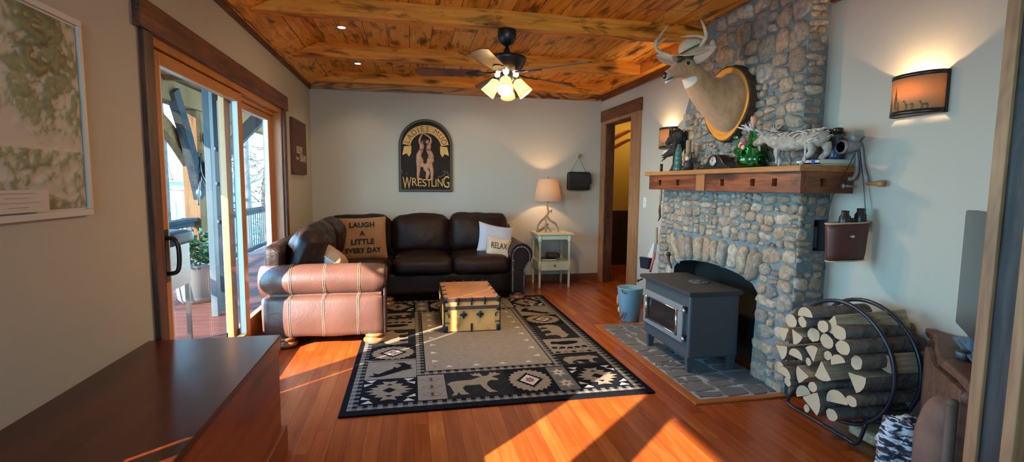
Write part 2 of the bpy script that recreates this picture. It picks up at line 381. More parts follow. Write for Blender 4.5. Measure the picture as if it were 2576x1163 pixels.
# near post of the opening
t = MB(); t.box(1.75, 1.87, 1.194, 1.230, 0, 2.6); struct('trim_15', t, TANZ, bevel=.003)
t = MB(); t.box(1.762, 1.80, 1.131, 1.194, 0, 2.6); struct('trim_16', t, wood('charred_jamb', [(.3, (.012, .012, .014)), (.6, (.05, .042, .04)), (.9, (.16, .09, .05))], 'z', .6, knots=.7, worn=.5), bevel=.002)
t = MB(); t.box(1.75, 1.87, 1.098, 1.131, 0, 2.6); struct('trim_17', t, TANZ, bevel=.003)
# ------------------------------------------------------------------ sliding door
GLASS = glassy('window_glass', (.97, .985, .98), .55)
CLAD = plain('grey_cladding', (.20, .215, .22), .4); DGREY = plain('dark_screen_frame', (.05, .065, .08), .4)
d = thing('door_1', (-1.24, 3.83, 0), None, None); d['kind'] = 'structure'
fr = MB(); fr.box(-1.30, XL, 2.648, 2.675, 0, 1.965); fr.box(-1.30, XL, 5.0, 5.03, 0, 1.965); fr.box(-1.30, XL, 2.675, 5.0, 1.925, 1.965); fr.box(-1.31, XL+.0, 2.675, 5.0, 0, .035)
fr.box(-1.235, -1.222, 2.675, 5.0, 1.895, 1.925)
fr.build('door_frame', FIRZ, d)
def panel(y0, y1, x0, x1, nm, st0, st1, top, bot):
    p = MB(); p.box(x0, x1, y0, y0+st0, .035, 1.92); p.box(x0, x1, y1-st1, y1, .035, 1.92); p.build(nm, FIRZ, d, bevel=.004)
    q = MB(); q.box(x0, x1, y0+st0, y1-st1, 1.92-top, 1.92); q.box(x0, x1, y0+st0, y1-st1, .035, .035+bot); q.build('rail', FIRY, d, bevel=.004)
    e = MB(); xo = x0-.006
    e.box(xo, x0, y0, y0+st0, .035, 1.92); e.box(xo, x0, y1-st1, y1, .035, 1.92); e.box(xo, x0, y0, y1, 1.92-top, 1.92); e.box(xo, x0, y0, y1, .035, .035+bot); e.build('cladding', CLAD, d)
    g = MB(); xm = (x0+x1)/2; g.box(xm-.003, xm+.003, y0+st0-.01, y1-st1+.01, .035+bot-.01, 1.92-top+.01); g.build('pane', GLASS, d)
    b = MB(); yy = y1-st1; b.box(x0+.004, x1-.002, yy-.012, yy, .035+bot, 1.92-top); b.box(x0+.004, x1-.002, y0+st0, y0+st0+.012, .035+bot, 1.92-top); b.build('glazing_bead', plain('pale_bead', (.75, .74, .70), .45), d)
panel(2.676, 3.965, -1.222, -1.182, 'stile', .085, .085, .065, .16)
panel(3.80, 5.0, -1.285, -1.245, 'stile', .10, .12, .075, .19)
s = MB(); s.box(-1.308, -1.292, 2.70, 2.74, .035, 1.92); s.build('screen_frame', DGREY, d)
h = MB(); h.tube(catmull([(-1.18, 2.725, .84), (-1.135, 2.725, .855), (-1.125, 2.725, .93), (-1.135, 2.725, 1.005), (-1.18, 2.725, 1.02)], 5), .011, 8); h.box(-1.182, -1.176, 2.705, 2.745, .80, 1.06); h.build('handle', BLACKM, d)
# window behind the camera side (lets the sun in)
for k, (y0, y1) in enumerate(((-.6, .126), (.31, .90))):
    d = thing('window_%d' % (k+1), (-1.24, (y0+y1)/2, .85), None, None); d['kind'] = 'structure'
    m = MB()
    for (a, b, c0, c1) in ((y0, y0+.025, .85, 2.0), (y1-.025, y1, .85, 2.0), (y0, y1, .85, .88), (y0, y1, 1.97, 2.0)): m.box(-1.27, -1.20, a, b, c0, c1)
    m.build('window_frame', FIRZ, d); g = MB(); g.box(-1.238, -1.232, y0+.025, y1-.025, .88, 1.97); g.build('pane', GLASS, d)
d = thing('window_3', (.05, -3.06, .9), None, None); d['kind'] = 'structure'  # unseen rear window, put in for sky fill light
m = MB()
for x in (-.7, .03, .75): m.box(x, x+.05, -3.1, -3.03, .9, 2.2)
m.box(-.7, .8, -3.1, -3.03, .9, .95); m.box(-.7, .8, -3.1, -3.03, 2.15, 2.2); m.build('window_frame', FIRZ, d)
g = MB(); g.box(-.65, .75, -3.068, -3.062, .95, 2.15); g.build('pane', GLASS, d)
# ------------------------------------------------------------------ outside: porch, ground, trees
SNOW = plain('snowy_ground', (.17, .175, .18), .9, var=.15, sc=.6, spec=.0)
def hgt(x, y): return -1.2 - max(0, -x-4)*.10 + .3*noise.noise(Vector((x*.15, y*.15, 0)))
g = MB(); nx, ny = 26, 40; vs = []; fs = []
for i in range(nx+1):
    for j in range(ny+1):
        x = -1.4-60*(i/nx)**1.5; y = -10+80*j/ny; vs.append((x, y, hgt(x, y)))
for i in range(nx):
    for j in range(ny): a = i*(ny+1)+j; fs.append((a, a+1, a+ny+2, a+ny+1))
g.add(vs, fs, 0, True); o = struct('ground_outside', g, SNOW)
DECK = wood('deck_boards', [(.25, (.05, .016, .011)), (.5, (.085, .030, .021)), (.8, (.115, .047, .034))], 'x', .6, plank=.14, knots=.2, seam=.03, spec=.05)
t = MB(); t.box(-3.1, -1.32, .9, 12.0, -.16, -.10); struct('deck', t, DECK)
PTAN = wood('porch_timber', [(.2, (.085, .045, .022)), (.5, (.12, .066, .034)), (.8, (.15, .088, .048))], 'z', .6, knots=.25, spec=.0)
PGREY = plain('weathered_grey_wood', (.028, .033, .037), .7, var=.2, sc=14, spec=.0)
XP = -2.9
def post(y, lab, hx=.10, hy=.13, brace=True):
    p = thing('porch_post', (XP, y, -.10), lab, 'post')
    m = MB(); m.box(XP-hx, XP+hx, y-hy, y+hy, -.10, 2.24); m.build('shaft', PTAN, p, bevel=.008)
    if not brace: return p
    for nm_, p0, p1, bow, th, xo in (('curved_brace', (-.10, 1.66), (-1.75, 2.26), .16, .18, -.03), ('steep_brace', (-.06, 1.12), (-.72, 2.42), .05, .17, .10), ('curved_brace', (.10, 1.66), (1.75, 2.26), .16, .18, -.03)):
        m = MB(); d_ = Vector((p1[0]-p0[0], p1[1]-p0[1])); nn = Vector((-d_.y, d_.x)).normalized(); nn = nn if nn.y > 0 else -nn
        cv = [Vector(p0)+d_*(i/10)+nn*(bow*math.sin(PI*i/10)) for i in range(11)]; m.poly([(y+q.x, q.y) for q in cv]+[(y+q.x-nn.x*th, q.y-nn.y*th) for q in reversed(cv)], -.05, .05, 0, frame((XP+xo, 0, 0), (0, 1, 0), (0, 0, 1))); m.build(nm_, PTAN if nm_ == 'curved_brace' else PGREY, p, bevel=.004)
    m = MB(); m.poly([(.10, 1.30), (.10, 1.52), (.85, 2.30), (1.08, 2.30)], -.06, .06, 0, frame((XP, y, 0), (1, 0, 0), (0, 0, 1))); m.build('knee_brace', PGREY, p)
    return p
post(7.62, 'tan timber porch post with curved braces seen through the sliding glass door')
post(1.457, 'unseen slim timber post added at the near porch corner to cast its shadow', .06, .082, False)  # out-of-view post, put in for the shadow beside the sun streak
t = MB(); t.box(XP-.10, XP+.10, 1.40, 12.0, 2.25, 2.50); t.add([(-1.32, 1.4, 2.78), (-3.3, 1.4, 2.50), (-3.3, 12, 2.50), (-1.32, 12, 2.78), (-1.32, 1.4, 2.84), (-3.3, 1.4, 2.56), (-3.3, 12, 2.56), (-1.32, 12, 2.84)], [(0, 1, 2, 3), (7, 6, 5, 4), (0, 4, 5, 1), (1, 5, 6, 2), (2, 6, 7, 3), (3, 7, 4, 0)])
for k in range(8): t.box(-3.3, -1.32, 2.7+k*1.3, 2.76+k*1.3, 2.46, 2.52)
struct('porch_roof', t, PTAN)
t = MB(); t.add([(-1.32, -6, 2.62), (-2.42, -6, 2.36), (-2.42, 1.0, 2.36), (-1.32, 1.0, 2.62), (-1.32, -6, 2.74), (-2.42, -6, 2.44), (-2.42, 1.0, 2.44), (-1.32, 1.0, 2.74)], [(0, 1, 2, 3), (7, 6, 5, 4), (0, 4, 5, 1), (1, 5, 6, 2), (2, 6, 7, 3), (3, 7, 4, 0)]); struct('roof_eave', t, PGREY)
rl = thing('deck_railing', (XP, 7, -.10), 'grey wooden deck railing with thin dark balusters outside the glass door', 'railing')
m = MB(); m.box(XP-.07, XP+.07, 1.53, 12, .76, .80); m.build('top_rail', PGREY, rl); m = MB(); m.box(XP-.03, XP+.03, 1.53, 12, .69, .76); m.build('under_rail', PGREY, rl); m = MB(); m.box(XP-.03, XP+.03, 1.53, 12, .02, .08); m.build('bottom_rail', PGREY, rl)
for k in range(46):
    y = 5.6+k*.13
    if abs(y-7.62) < .14 or y > 11.9: continue
    m = MB(); m.box(XP-.009, XP+.009, y-.009, y+.009, .08, .69); m.build('baluster', BLACKM, rl)
up = thing('bar_stand_in', (-2.0, 5.78, -.10), 'dark blue grey upright pair standing in for the screen door bars', 'post')  # stand-in for the door bars, set outside so their shadow misses the sofa arm
for (a, b, mt_) in ((5.58, 5.68, plain('upright_grey', (.06, .08, .095), .5, spec=.05)), (5.80, 5.95, plain('upright_dark', (.014, .02, .027), .5, spec=.05))): m = MB(); m.box(-2.03, -1.97, a, b, -.10, 2.46); m.build('upright', mt_, up, bevel=.004)
for z in (.86, 1.26, 1.62): m = MB(); m.box(-2.01, -1.99, 5.66, 5.82, z, z+.03); m.build('cross_tie', DGREY, up)
# cable on the post
m = MB(); m.tube(catmull([(XP+.12, 7.47, 1.62), (XP+.16, 7.40, 1.40), (XP+.17, 7.28, 1.18), (XP+.15, 7.30, .98)], 6), .012, 6); m.tube(catmull([(XP+.14, 7.48, 1.66), (XP+.17, 7.36, 1.44), (XP+.19, 7.50, 1.24), (XP+.15, 7.66, 1.24), (XP+.15, 7.70, 1.30)], 6), .012, 6); m.tube([(XP+.14, 7.62, 2.2), (XP+.14, 7.63, 1.95)], .010, 6); m.ell((XP+.14, 7.63, 1.88), (.03, .03, .09)); m.ell((XP+.15, 7.31, 1.14), (.03, .03, .06))
tag(m.build('power_cable', BLACKM), 'dark looped power cable hanging on the tan porch post', 'cable')
l = thing('porch_lantern', (XP, 6.65, 2.25), 'small hanging bulb light under the porch beam', 'light')
m = MB(); m.tube([(XP, 6.65, 2.25), (XP, 6.65, 2.12)], .006, 6); m.lathe([(.02, 0), (.035, .02), (.03, .07)], (XP, 6.65, 2.06), 10); m.build('socket', BLACKM, l); m = MB(); m.ell((XP, 6.65, 2.02), (.04, .04, .05)); m.build('bulb', plain('frosted', (.85, .85, .8), .3), l)
# potted shrub + grill outside
pt = thing('potted_shrub', (-2.45, 6.35, -.10), 'leafy green shrub in a pale pot on the deck beyond the glass', 'plant')
m = MB(); m.lathe([(.16, 0), (.20, .05), (.24, .42), (.26, .45), (.23, .45), (.2, .40)], (-2.45, 6.35, -.10), 18); m.build('pot', plain('pale_pot', (.13, .13, .125), .7, spec=.0), pt)
LEAF = plain('shrub_leaf', (.016, .045, .014), .5, var=.5, sc=9, spec=.1); m = MB(); r2 = random.Random(3)
for i in range(420):
    a = r2.uniform(0, 2*PI); rr = r2.uniform(.05, .42); p = Vector((-2.45+rr*math.cos(a)*.9, 6.45+rr*math.sin(a)*1.1, .33+r2.uniform(0, .40)*(1-rr))); q = Vector((r2.uniform(-1, 1), r2.uniform(-1, 1), r2.uniform(-.3, .8))).normalized(); u = q.orthogonal().normalized()
    L_ = r2.uniform(.05, .10); m.add([p, p+q*L_*.5+u*L_*.25, p+q*L_, p+q*L_*.5-u*L_*.25], [(0, 1, 2, 3)])
m.build('foliage', LEAF, pt)
gr = thing('grill', (-1.95, 4.45, -.10), 'dark covered grill lid just outside the glass by the door handle', 'grill')
m = MB(); m.rbox((-1.95, 4.42, .84), (.34, .46, .12), .05, 6); m.build('lid', plain('grill_lid', (.02, .025, .035), .5, spec=.1), gr)
m = MB(); m.box(-2.08, -1.82, 4.24, 4.60, .45, .79); m.build('firebox', BLACKM, gr)
for sx in (-2.06, -1.84):
    for sy in (4.26, 4.58): m = MB(); m.box(sx-.015, sx+.015, sy-.015, sy+.015, -.10, .45); m.build('leg', BLACKM, gr)
# trees
BARK = plain('pine_bark', (.085, .072, .068), .9, var=.45, sc=7, bump=.6, bsc=22, spec=.0); BARE = plain('bare_branch', (.09, .08, .07), .9, var=.3, sc=5, spec=.0)
NEED = plain('evergreen_needles', (.045, .062, .018), .8, var=.6, sc=2.0, spec=.0)
def trunk(x, y, r, h, lab, mat=BARK, nb=0, seed=0, lean=0.0):
    rr = random.Random(seed); z0 = hgt(x, y)-.2; t = thing('bare_tree', (x, y, z0), lab, 'tree')
    m = MB(); pts = [(x+lean*i/8+rr.uniform(-.02, .02)*r*4, y+rr.uniform(-.02, .02)*r*4, z0+h*i/8) for i in range(9)]
    m.tube(pts, [r*(1-.06*i) for i in range(9)], 12); m.noisy(r*.06, 3, seed); m.build('trunk', mat, t)
    if nb:
        m = MB()
        def br(p, dr, ln, r0, dep):
            q = [p]; d = dr.copy()
            for k in range(5): d = (d+Vector((rr.uniform(-.25, .25), rr.uniform(-.25, .25), rr.uniform(-.15, .25)))).normalized(); q.append(q[-1]+d*ln/5)
            m.tube(q, [r0*(1-.17*k) for k in range(6)], 4, 0, False)
            if dep:
                for k in range(4): br(q[rr.randint(1, 5)], (d+Vector((rr.uniform(-1, 1), rr.uniform(-1, 1), rr.uniform(-.4, .6)))).normalized(), ln*.6, r0*.5, dep-1)
        for k in range(nb):
            a = rr.uniform(0, 2*PI); br(Vector((x, y, z0+h*rr.uniform(.12, .9))), Vector((math.cos(a), math.sin(a), rr.uniform(-.1, .5))).normalized(), rr.uniform(1.2, 2.6), .03, 2)
        m.build('branches', BARE, t)
    return t
trunk(-4.1, 9.25, .20, 9, 'thick scaly pine trunk nearest the porch railing', BARK, 0, 1)
trunk(-6.2, 15.9, .13, 9, 'slim pale tree with tangled bare branches beyond the porch post', BARE, 16, 2)
trunk(-7.6, 19.5, .16, 10, 'bare grey tree farther back, left of the porch post', BARE, 16, 3, .6)
trunk(-4.9, 16.6, .12, 9, 'bare tree with looping branches seen through the right glass panel', BARE, 18, 5)
trunk(-6.6, 24.0, .14, 10, 'pale leaning tree far behind the right glass panel', BARE, 14, 6, 1.0)
def conifer(x, y, h, r, lab, seed):
    rr = random.Random(seed); z0 = hgt(x, y)-.2; t = thing('evergreen_tree', (x, y, z0), lab, 'tree', 'evergreens beyond the deck')
    m = MB(); m.tube([(x, y, z0), (x, y, z0+h)], [.15, .02], 8); m.build('trunk', BARK, t); m = MB()
    for i in range(2200):
        k = rr.random()**.8; zz = z0+.5+(h-.5)*k; rad = r*(1-k)*rr.uniform(.3, 1); a = rr.uniform(0, 2*PI); d = Vector((math.cos(a), math.sin(a), -.35)); p = Vector((x, y, zz))+Vector((math.cos(a), math.sin(a), -.25))*rad; u = Vector((-math.sin(a), math.cos(a), 0)); L_ = rr.uniform(.14, .34)
        m.add([p-u*.03, p+d*L_*.5-u*L_*.28, p+d*L_, p+d*L_*.5+u*L_*.28], [(0, 1, 2, 3)])
    m.build('foliage', NEED, t)
conifer(-7.4, 22.5, 9, 2.6, 'tall yellow-green evergreen seen through the right glass panel', 11)
conifer(-11.5, 23.0, 10, 2.2, 'dark evergreen far to the left of the porch post', 12)
conifer(-7.6, 38, 12, 3.0, 'large evergreen farthest back behind the bare trees', 13)
hs = thing('neighbouring_house', (-12.5, 30, -1.5), 'pale blue house with many windows far beyond the porch', 'house')
z0 = hgt(-12.5, 30); m = MB(); m.box(-15, -10, 28, 33, z0-.5, z0+3.2); m.build('wall', plain('blue_siding', (.25, .55, .68), .7), hs); m = MB(); m.poly([(-15.4, 3.2), (-9.6, 3.2), (-12.5, 4.8)], 0, 5.6, 0, frame((0, 33.3, z0), (1, 0, 0), (0, 0, 1))); m.build('roof', plain('pale_roof', (.6, .63, .66), .8), hs)
for k in range(4): m = MB(); m.box(-14.6+k*1.15, -13.9+k*1.15, 27.95, 28.02, z0+1.0, z0+2.2); m.build('window', plain('white_trim', (.8, .82, .82), .5), hs)
# ------------------------------------------------------------------ sectional sofa
LEA = NT('brown_leather'); o_ = LEA.obj(); n_ = LEA.noise(o_, 3.5, 5); LEA.set(col=LEA.ramp(n_, [(.3, (.011, .0050, .0042)), (.7, (.021, .009, .0072))]), rough=LEA.ramp(LEA.noise(o_, 9, 3), [(.3, (.26, .26, .26)), (.7, (.40, .40, .40))]), spec=.22)
LEA.bump(LEA.m('ADD', LEA.noise(o_, 170, 2), LEA.m('MULTIPLY', LEA.noise(o_, 9, 4, .6, .8), 2.2)), .34, .010); LEA = LEA.mat
LEAP = NT('sunlit_leather'); o_ = LEAP.obj(); LEAP.set(col=LEAP.ramp(LEAP.noise(o_, 3.5, 5), [(.3, (.090, .037, .026)), (.7, (.122, .052, .037))]), rough=.33, spec=.5)  # lighter copy of the sofa leather; the arm's sunlight put into its colour
LEAP.bump(LEAP.m('ADD', LEAP.noise(o_, 150, 2), LEAP.m('MULTIPLY', LEAP.noise(o_, 8, 4, .6, 1.0), 2.0)), .18, .010); LEAP = LEAP.mat
STITCH = plain('stitching', (.42, .28, .18), .7); NAIL = plain('nailhead', (.75, .73, .68), .25, metal=1.0)
FEET = wood('bun_foot_wood', [(.2, (.10, .035, .015)), (.6, (.30, .13, .05)), (.9, (.42, .2, .08))], 'x', .25, knots=0, coat=.4)
so_ = thing('sectional_sofa', (-.4, 5.2, 0), 'dark brown leather sectional sofa along the back wall with rolled nailhead arms', 'sofa')
m = MB(); m.rbox((-.66, 5.20, .20), (.80, 2.20, .24), .03, 8); m.rbox((.09, 5.91, .20), (2.25, .90, .24), .03, 8); m.build('base', LEA, so_)
m = MB(); m.rbox((-1.06, 5.26, .46), (.15, 2.22, .70), .05, 10, (.02, 0, 0)); m.build('back_frame', LEA, so_)
m = MB(); m.rbox((.10, 6.31, .45), (2.30, .14, .70), .05, 10); m.build('back_frame', LEA, so_)
# left arm, its outer side facing the camera
m = MB(); m.rbox((-.68, 4.175, .245), (.915, .23, .33), .035, 14, (0, .03, 0)); m.tube([(-1.155, 4.165, .525), (-1.145, 4.165, .525), (-.9, 4.165, .528), (-.6, 4.165, .528), (-.30, 4.165, .525), (-.225, 4.165, .522), (-.205, 4.165, .52)], [.09, .118, .124, .124, .124, .116, .09], 26); m.box(-1.10, -.24, 4.10, 4.24, .38, .50)
m.noisy(.007, 5.0, 2.0); m.build('arm', LEAP, so_)
for x in (-.93, -.68, -.42):
    m = MB()
    for dx in (-.006, .006):
        pts = [(x+dx+.01, 4.165+.1262*math.cos(R(a)), .528+.1262*math.sin(R(a))) for a in range(70, 250, 12)]+[(x+dx, 4.0585-.031*(1-((x+.68)/.457)**2)*(1-((z-.245)/.165)**2), z) for z in (.405, .36, .3, .24, .18, .12, .09)]
        m.tube(pts, .0014, 5)
    m.build('stitching', STITCH, so_)
# right arm with nailhead scroll
def scroll(z0, cx, cz, r, w0, w1):
    pts = [(w0, z0), (w0, cz-.04)]
    for a in range(200, -61, -15): pts.append((cx+r*math.cos(R(a)), cz+r*math.sin(R(a))))
    pts += [(w1, cz-r-.04), (w1, z0)]; return pts
sc_ = scroll(.07, 1.205, .515, .125, 1.085, 1.245)
m = MB(); m.poly(sc_, 0, .90, 0, frame((0, 6.30, 0), (1, 0, 0), (0, 0, 1)), False); arm_r = m.build('arm', LEA, so_, bevel=.02, seg=3)
m = MB(); inner = [(1.165+(x-1.165)*.78, .30+(z-.30)*.88) for x, z in sc_]; m.poly(inner, 0, .02, 0, frame((0, 5.40, 0), (1, 0, 0), (0, 0, 1))); m.build('arm_front', LEA, so_, bevel=.008)
def nails(path, y, step, par):
    m = MB(); path = [Vector((x, y, z)) for x, z in path]; acc = 0
    for i in range(len(path)-1):
        seg = path[i+1]-path[i]; L_ = seg.length; s = -acc
        while s + step <= L_:
            s += step; m.ell(path[i]+seg*(s/L_), (.0055, .004, .0055), 7, 4)
        acc = L_-s if s > 0 else acc+L_
    m.build('nailhead_trim', NAIL, par)
nails([(1.165+(x-1.165)*.80, .30+(z-.30)*.90) for x, z in sc_], 5.378, .0165, arm_r)
nails([(1.165+(x-1.165)*.66, .30+(z-.30)*.80) for x, z in sc_[1:4]], 5.378, .0165, arm_r)
# scroll of the left arm (front, facing the seat side)
m = MB(); lf = [(4.06, .09), (4.06, .40)] + [(4.165+.11*math.cos(R(a)), .525+.11*math.sin(R(a))) for a in range(215, -36, -15)] + [(4.27, .40), (4.27, .09)]
m.poly(lf, 0, .02, 0, frame((-.225, 0, 0), (0, 1, 0), (0, 0, 1))); m.build('arm_front', LEA, so_, bevel=.006)
# cushions
def cush(nm, c, size, r, puff, seed, M=None, wr=.010, mat=LEA):
    m = MB(); m.rbox(c, size, r, 18, puff, wr, 2.2, seed, 0, M); return m.build(nm, mat, so_)
cush('seat_cushion', (-.56, 4.64, .385), (.66, .72, .18), .06, (0, .02, .035), 1)
cush('seat_cushion', (-.56, 5.24, .385), (.66, .52, .18), .06, (0, .02, .035), 2)
cush('seat_cushion', (-.53, 5.86, .37), (.66, .72, .17), .06, (0, .02, .01), 3)
cush('seat_cushion', (.123, 5.79, .39), (.645, .74, .19), .07, (0, .025, .04), 4)
cush('seat_cushion', (.765, 5.79, .39), (.645, .74, .19), .07, (0, .025, .04), 5, wr=.016)
cush('back_cushion', (-.87, 4.66, .67), (.24, .80, .46), .10, (.06, .03, .04), 6, RY(14), .020)
cush('back_cushion', (-.87, 5.42, .68), (.24, .74, .46), .10, (.06, .03, .03), 7, RY(14), .016)
cush('back_cushion', (-.60, 6.10, .68), (.70, .24, .46), .10, (.03, .06, .02), 8, RX(-12), .012)
cush('back_cushion', (.12, 6.10, .68), (.66, .24, .46), .09, (.02, .06, .02), 9, RX(-12), .012)
cush('back_cushion', (.80, 6.10, .69), (.70, .25, .46), .09, (.02, .07, .02), 10, RX(-12), .018)
for (x, y) in ((-.98, 4.13), (-.30, 4.13), (1.17, 5.47), (1.17, 6.28), (-1.02, 6.28), (-.27, 5.36)):
    m = MB(); m.lathe([(.055, .0), (.085, .012), (.092, .03), (.085, .045), (.06, .055), (.078, .065), (.082, .08), (.06, .09)], (x, y, 0), 20); m.build('bun_foot', FEET, so_)
# ------------------------------------------------------------------ pillows
def fabric(nm, col, bsc=220, b=.25, var=.12): return plain(nm, col, .9, var=var, sc=14, bump=b, bsc=bsc, sheen=.2)
BURL = fabric('burlap', (.29, .14, .058), 140, .5); INK = plain('black_ink', (.012, .011, .010), .85)
def put_text(par, nm, body, size, M, mat, z=.002, ext=.0006, offset=0.0, spacing=1.0, sx=1.0, warp=None):
    vs, fs = text_mesh(body, size, ext, offset, spacing); m = MB()
    vs = [(x*sx, y, q) for x, y, q in vs]
    if warp: vs = [warp(*v) for v in vs]
    m.add([(x, y, q+z) for x, y, q in vs], fs, 0, False, M); return m.build(nm, mat, par)
M = frame((-.535, 5.78, .668), (.995, .09, .03), (-.20, .25, .95)); p = thing('laugh_pillow', (-.56, 5.75, .47), 'large brown burlap pillow lettered LAUGH A LITTLE EVERY DAY', 'pillow')
m = MB(); m.pillow(.53, .50, .15, 18, M, sag=.05, seed=2, wr=.012); cov = m.build('cover', BURL, p)
def pz(w, h, t, k=1.0): return lambda x, y, q: (x, y, q+k*t/2*max(0, 1-(2*x/w)**4)**.55*max(0, 1-(2*y/h)**4)**.55+.004)
for b, yy, s in (('LAUGH', .145, .080), ('A', .05, .072), ('LITTLE', -.045, .080), ('EVERY DAY', -.14, .071)):
    f0 = pz(.53, .50, .15); put_text(cov, 'lettering', b, s, M, INK, .0035, .0006, .0035, 1.08, .98, lambda x, y, q, yy=yy: f0(x, y+yy, q))
M = frame((.975, 5.83, .63), (.97, .10, -.20), (.25, .42, .87)); p = thing('pale_blue_pillow', (1.0, 5.75, .47), 'pale blue pillow standing behind the small RELAX pillow', 'pillow')
m = MB(); m.pillow(.44, .40, .14, 16, M, sag=.10, seed=5, wr=.012); m.build('cover', fabric('pale_blue_cotton', (.50, .55, .66), 260, .1, .05), p)
M = frame((.985, 5.64, .565), (.975, .06, -.17), (.17, .42, .89)); p = thing('relax_pillow', (1.0, 5.6, .47), 'small cream pillow lettered RELAX by the right sofa arm', 'pillow')
m = MB(); m.pillow(.30, .245, .11, 16, M, sag=.07, seed=9, wr=.006); m.build('cover', fabric('cream_canvas', (.62, .53, .38), 200, .3), p); cov = p.children[0]
f1 = pz(.30, .245, .11); put_text(cov, 'lettering', 'RELAX', .105, M, INK, .0035, .0006, .0, 1.0, .62, lambda x, y, q: f1(x-.012, y, q))
M = frame((-.735, 4.56, .645), (.80, -.22, -.55), (.10, .93, -.32)); p = thing('two_tone_pillow', (-.70, 4.56, .47), 'white backed tan pillow slumped against the left sofa cushion behind the arm', 'pillow')
m = MB(); m.pillow(.40, .38, .22, 16, M, (0, 1), .08, 4, .012); m.build('cover', [fabric('tan_linen', (.34, .21, .12)), fabric('white_linen', (.66, .64, .64), 200, .15, .05)], p)
m = MB(); e = []
for (a, b) in ((-1, -1), (1, -1), (1, 1), (-1, 1)):
    nx = {(-1, -1): (1, -1), (1, -1): (1, 1), (1, 1): (-1, 1), (-1, 1): (-1, -1)}[(a, b)]
    for k in range(8):
        t_ = k/8; u, v = a+(nx[0]-a)*t_, b+(nx[1]-b)*t_; e.append((u*.20*(1-.08*(1-v*v)*abs(u)**3), v*.19*(1-.08*(1-u*u)*abs(v)**3), 0))
m.tube(e, .006, 6, 0, False, True, M); m.build('piping', plain('pale_piping', (.7, .66, .58), .8), p)
# ------------------------------------------------------------------ end table, lamp, bag
TPAINT = plain('pale_green_paint', (.52, .58, .44), .5, var=.08, sc=9)
tb = thing('end_table', (1.755, 6.14, 0), 'pale green painted end table with bobbin turned legs and a lower shelf', 'table')
tx0, tx1, ty0, ty1 = 1.52, 1.99, 5.93, 6.36
m = MB(); m.box(tx0, tx1, ty0, ty1, .672, .692); m.build('top', [plain('cream_top', (.60, .55, .38), .45)], tb, bevel=.004)
m = MB(); m.box(tx0+.03, tx1-.03, ty0+.03, ty1-.03, .612, .672); m.build('apron', TPAINT, tb, bevel=.003)
m = MB(); m.box(tx0+.03, tx1-.03, ty0+.03, ty1-.03, .225, .335); drw = m.build('drawer', TPAINT, tb, bevel=.003)
m = MB(); m.ell((1.755, ty0+.022, .285), .013, 10, 6); m.build('knob', plain('brass_knob', (.35, .25, .12), .35, metal=1.0), drw)
for x in (tx0+.045, tx1-.045):
    for y in (ty0+.045, ty1-.045):
        pr = [(.012, 0), (.016, .01)]
        for zc in [(.03+.024*k) for k in range(8)]: pr += [(.011, zc-.012), (.020, zc)]
        pr += [(.011, .218), (.024, .222), (.024, .338), (.011, .342)]
        for zc in [(.358+.026*k) for k in range(9)]: pr += [(.020, zc), (.011, zc+.013)]
        pr += [(.024, .585), (.026, .60), (.026, .672)]
        m = MB(); m.lathe(pr, (x, y, 0), 12); m.build('leg', TPAINT, tb)
b = thing('book', (1.70, 6.1, .335), 'dark paperback lying on the lower shelf of the end table', 'book')
m = MB(); m.box(1.60, 1.80, 6.03, 6.19, .337, .341); m.box(1.60, 1.80, 6.03, 6.19, .357, .361); m.box(1.60, 1.605, 6.03, 6.19, .341, .357); m.build('cover', BLACKM, b); m = MB(); m.box(1.605, 1.798, 6.033, 6.187, .341, .357); m.build('pages', plain('paper', (.7, .66, .56), .8), b)
b = thing('dark_box', (1.76, 6.15, .361), 'small dark box lying on the book under the end table top', 'box')
m = MB(); m.rbox((1.78, 6.13, .392), (.16, .10, .058), .01, 4); m.build('body', plain('dark_box', (.05, .03, .02), .5), b)
m = MB(); m.rbox((1.78, 6.13, .424), (.14, .08, .006), .003, 3); m.build('lid', plain('dark_lid', (.10, .05, .03), .5), b)
# antler lamp
lx, ly, lz = 1.70, 6.14, .692
lp = thing('antler_lamp', (lx, ly, lz), 'lit table lamp with an antler base and tan cone shade', 'lamp')
ANT = NT('antler'); ANT.set(col=ANT.ramp(ANT.noise(ANT.obj(), 14, 4), [(.3, (.16, .095, .05)), (.7, (.42, .30, .19))]), rough=.45); ANT = ANT.mat
m = MB()
def tine(pts, r): q = catmull(pts, 5); m.tube(q, lerp_list(r, len(q)), 8)
tine([(lx-.01, ly, lz+.40), (lx, ly, lz+.31), (lx+.01, ly, lz+.24), (lx-.03, ly, lz+.19), (lx-.10, ly-.02, lz+.13), (lx-.135, ly-.02, lz+.06), (lx-.11, ly-.04, lz+.012)], [.010, .011, .014, .016, .014, .011, .006])
tine([(lx-.02, ly, lz+.22), (lx+.03, ly-.03, lz+.15), (lx+.09, ly-.05, lz+.11), (lx+.125, ly-.05, lz+.05), (lx+.13, ly-.06, lz+.004)], [.016, .015, .013, .010, .006])
tine([(lx-.03, ly, lz+.19), (lx-.035, ly-.06, lz+.12), (lx-.05, ly-.10, lz+.06), (lx-.05, ly-.12, lz+.004)], [.015, .013, .010, .005])
tine([(lx-.14, ly-.02, lz+.014), (lx-.08, ly, lz+.03), (lx-.02, ly+.02, lz+.07), (lx+.02, ly+.04, lz+.10)], [.017, .016, .013, .010])
tine([(lx+.0, ly, lz+.25), (lx+.035, ly-.01, lz+.27), (lx+.055, ly-.01, lz+.285)], [.010, .011, .009]); tine([(lx+.05, ly-.01, lz+.28), (lx+.05, ly-.01, lz+.235)], [.007, .004])
tine([(lx-.05, ly-.06, lz+.10), (lx, ly-.08, lz+.05), (lx+.03, ly-.09, lz+.008)], [.011, .009, .005])
m.build('antler_base', ANT, lp)
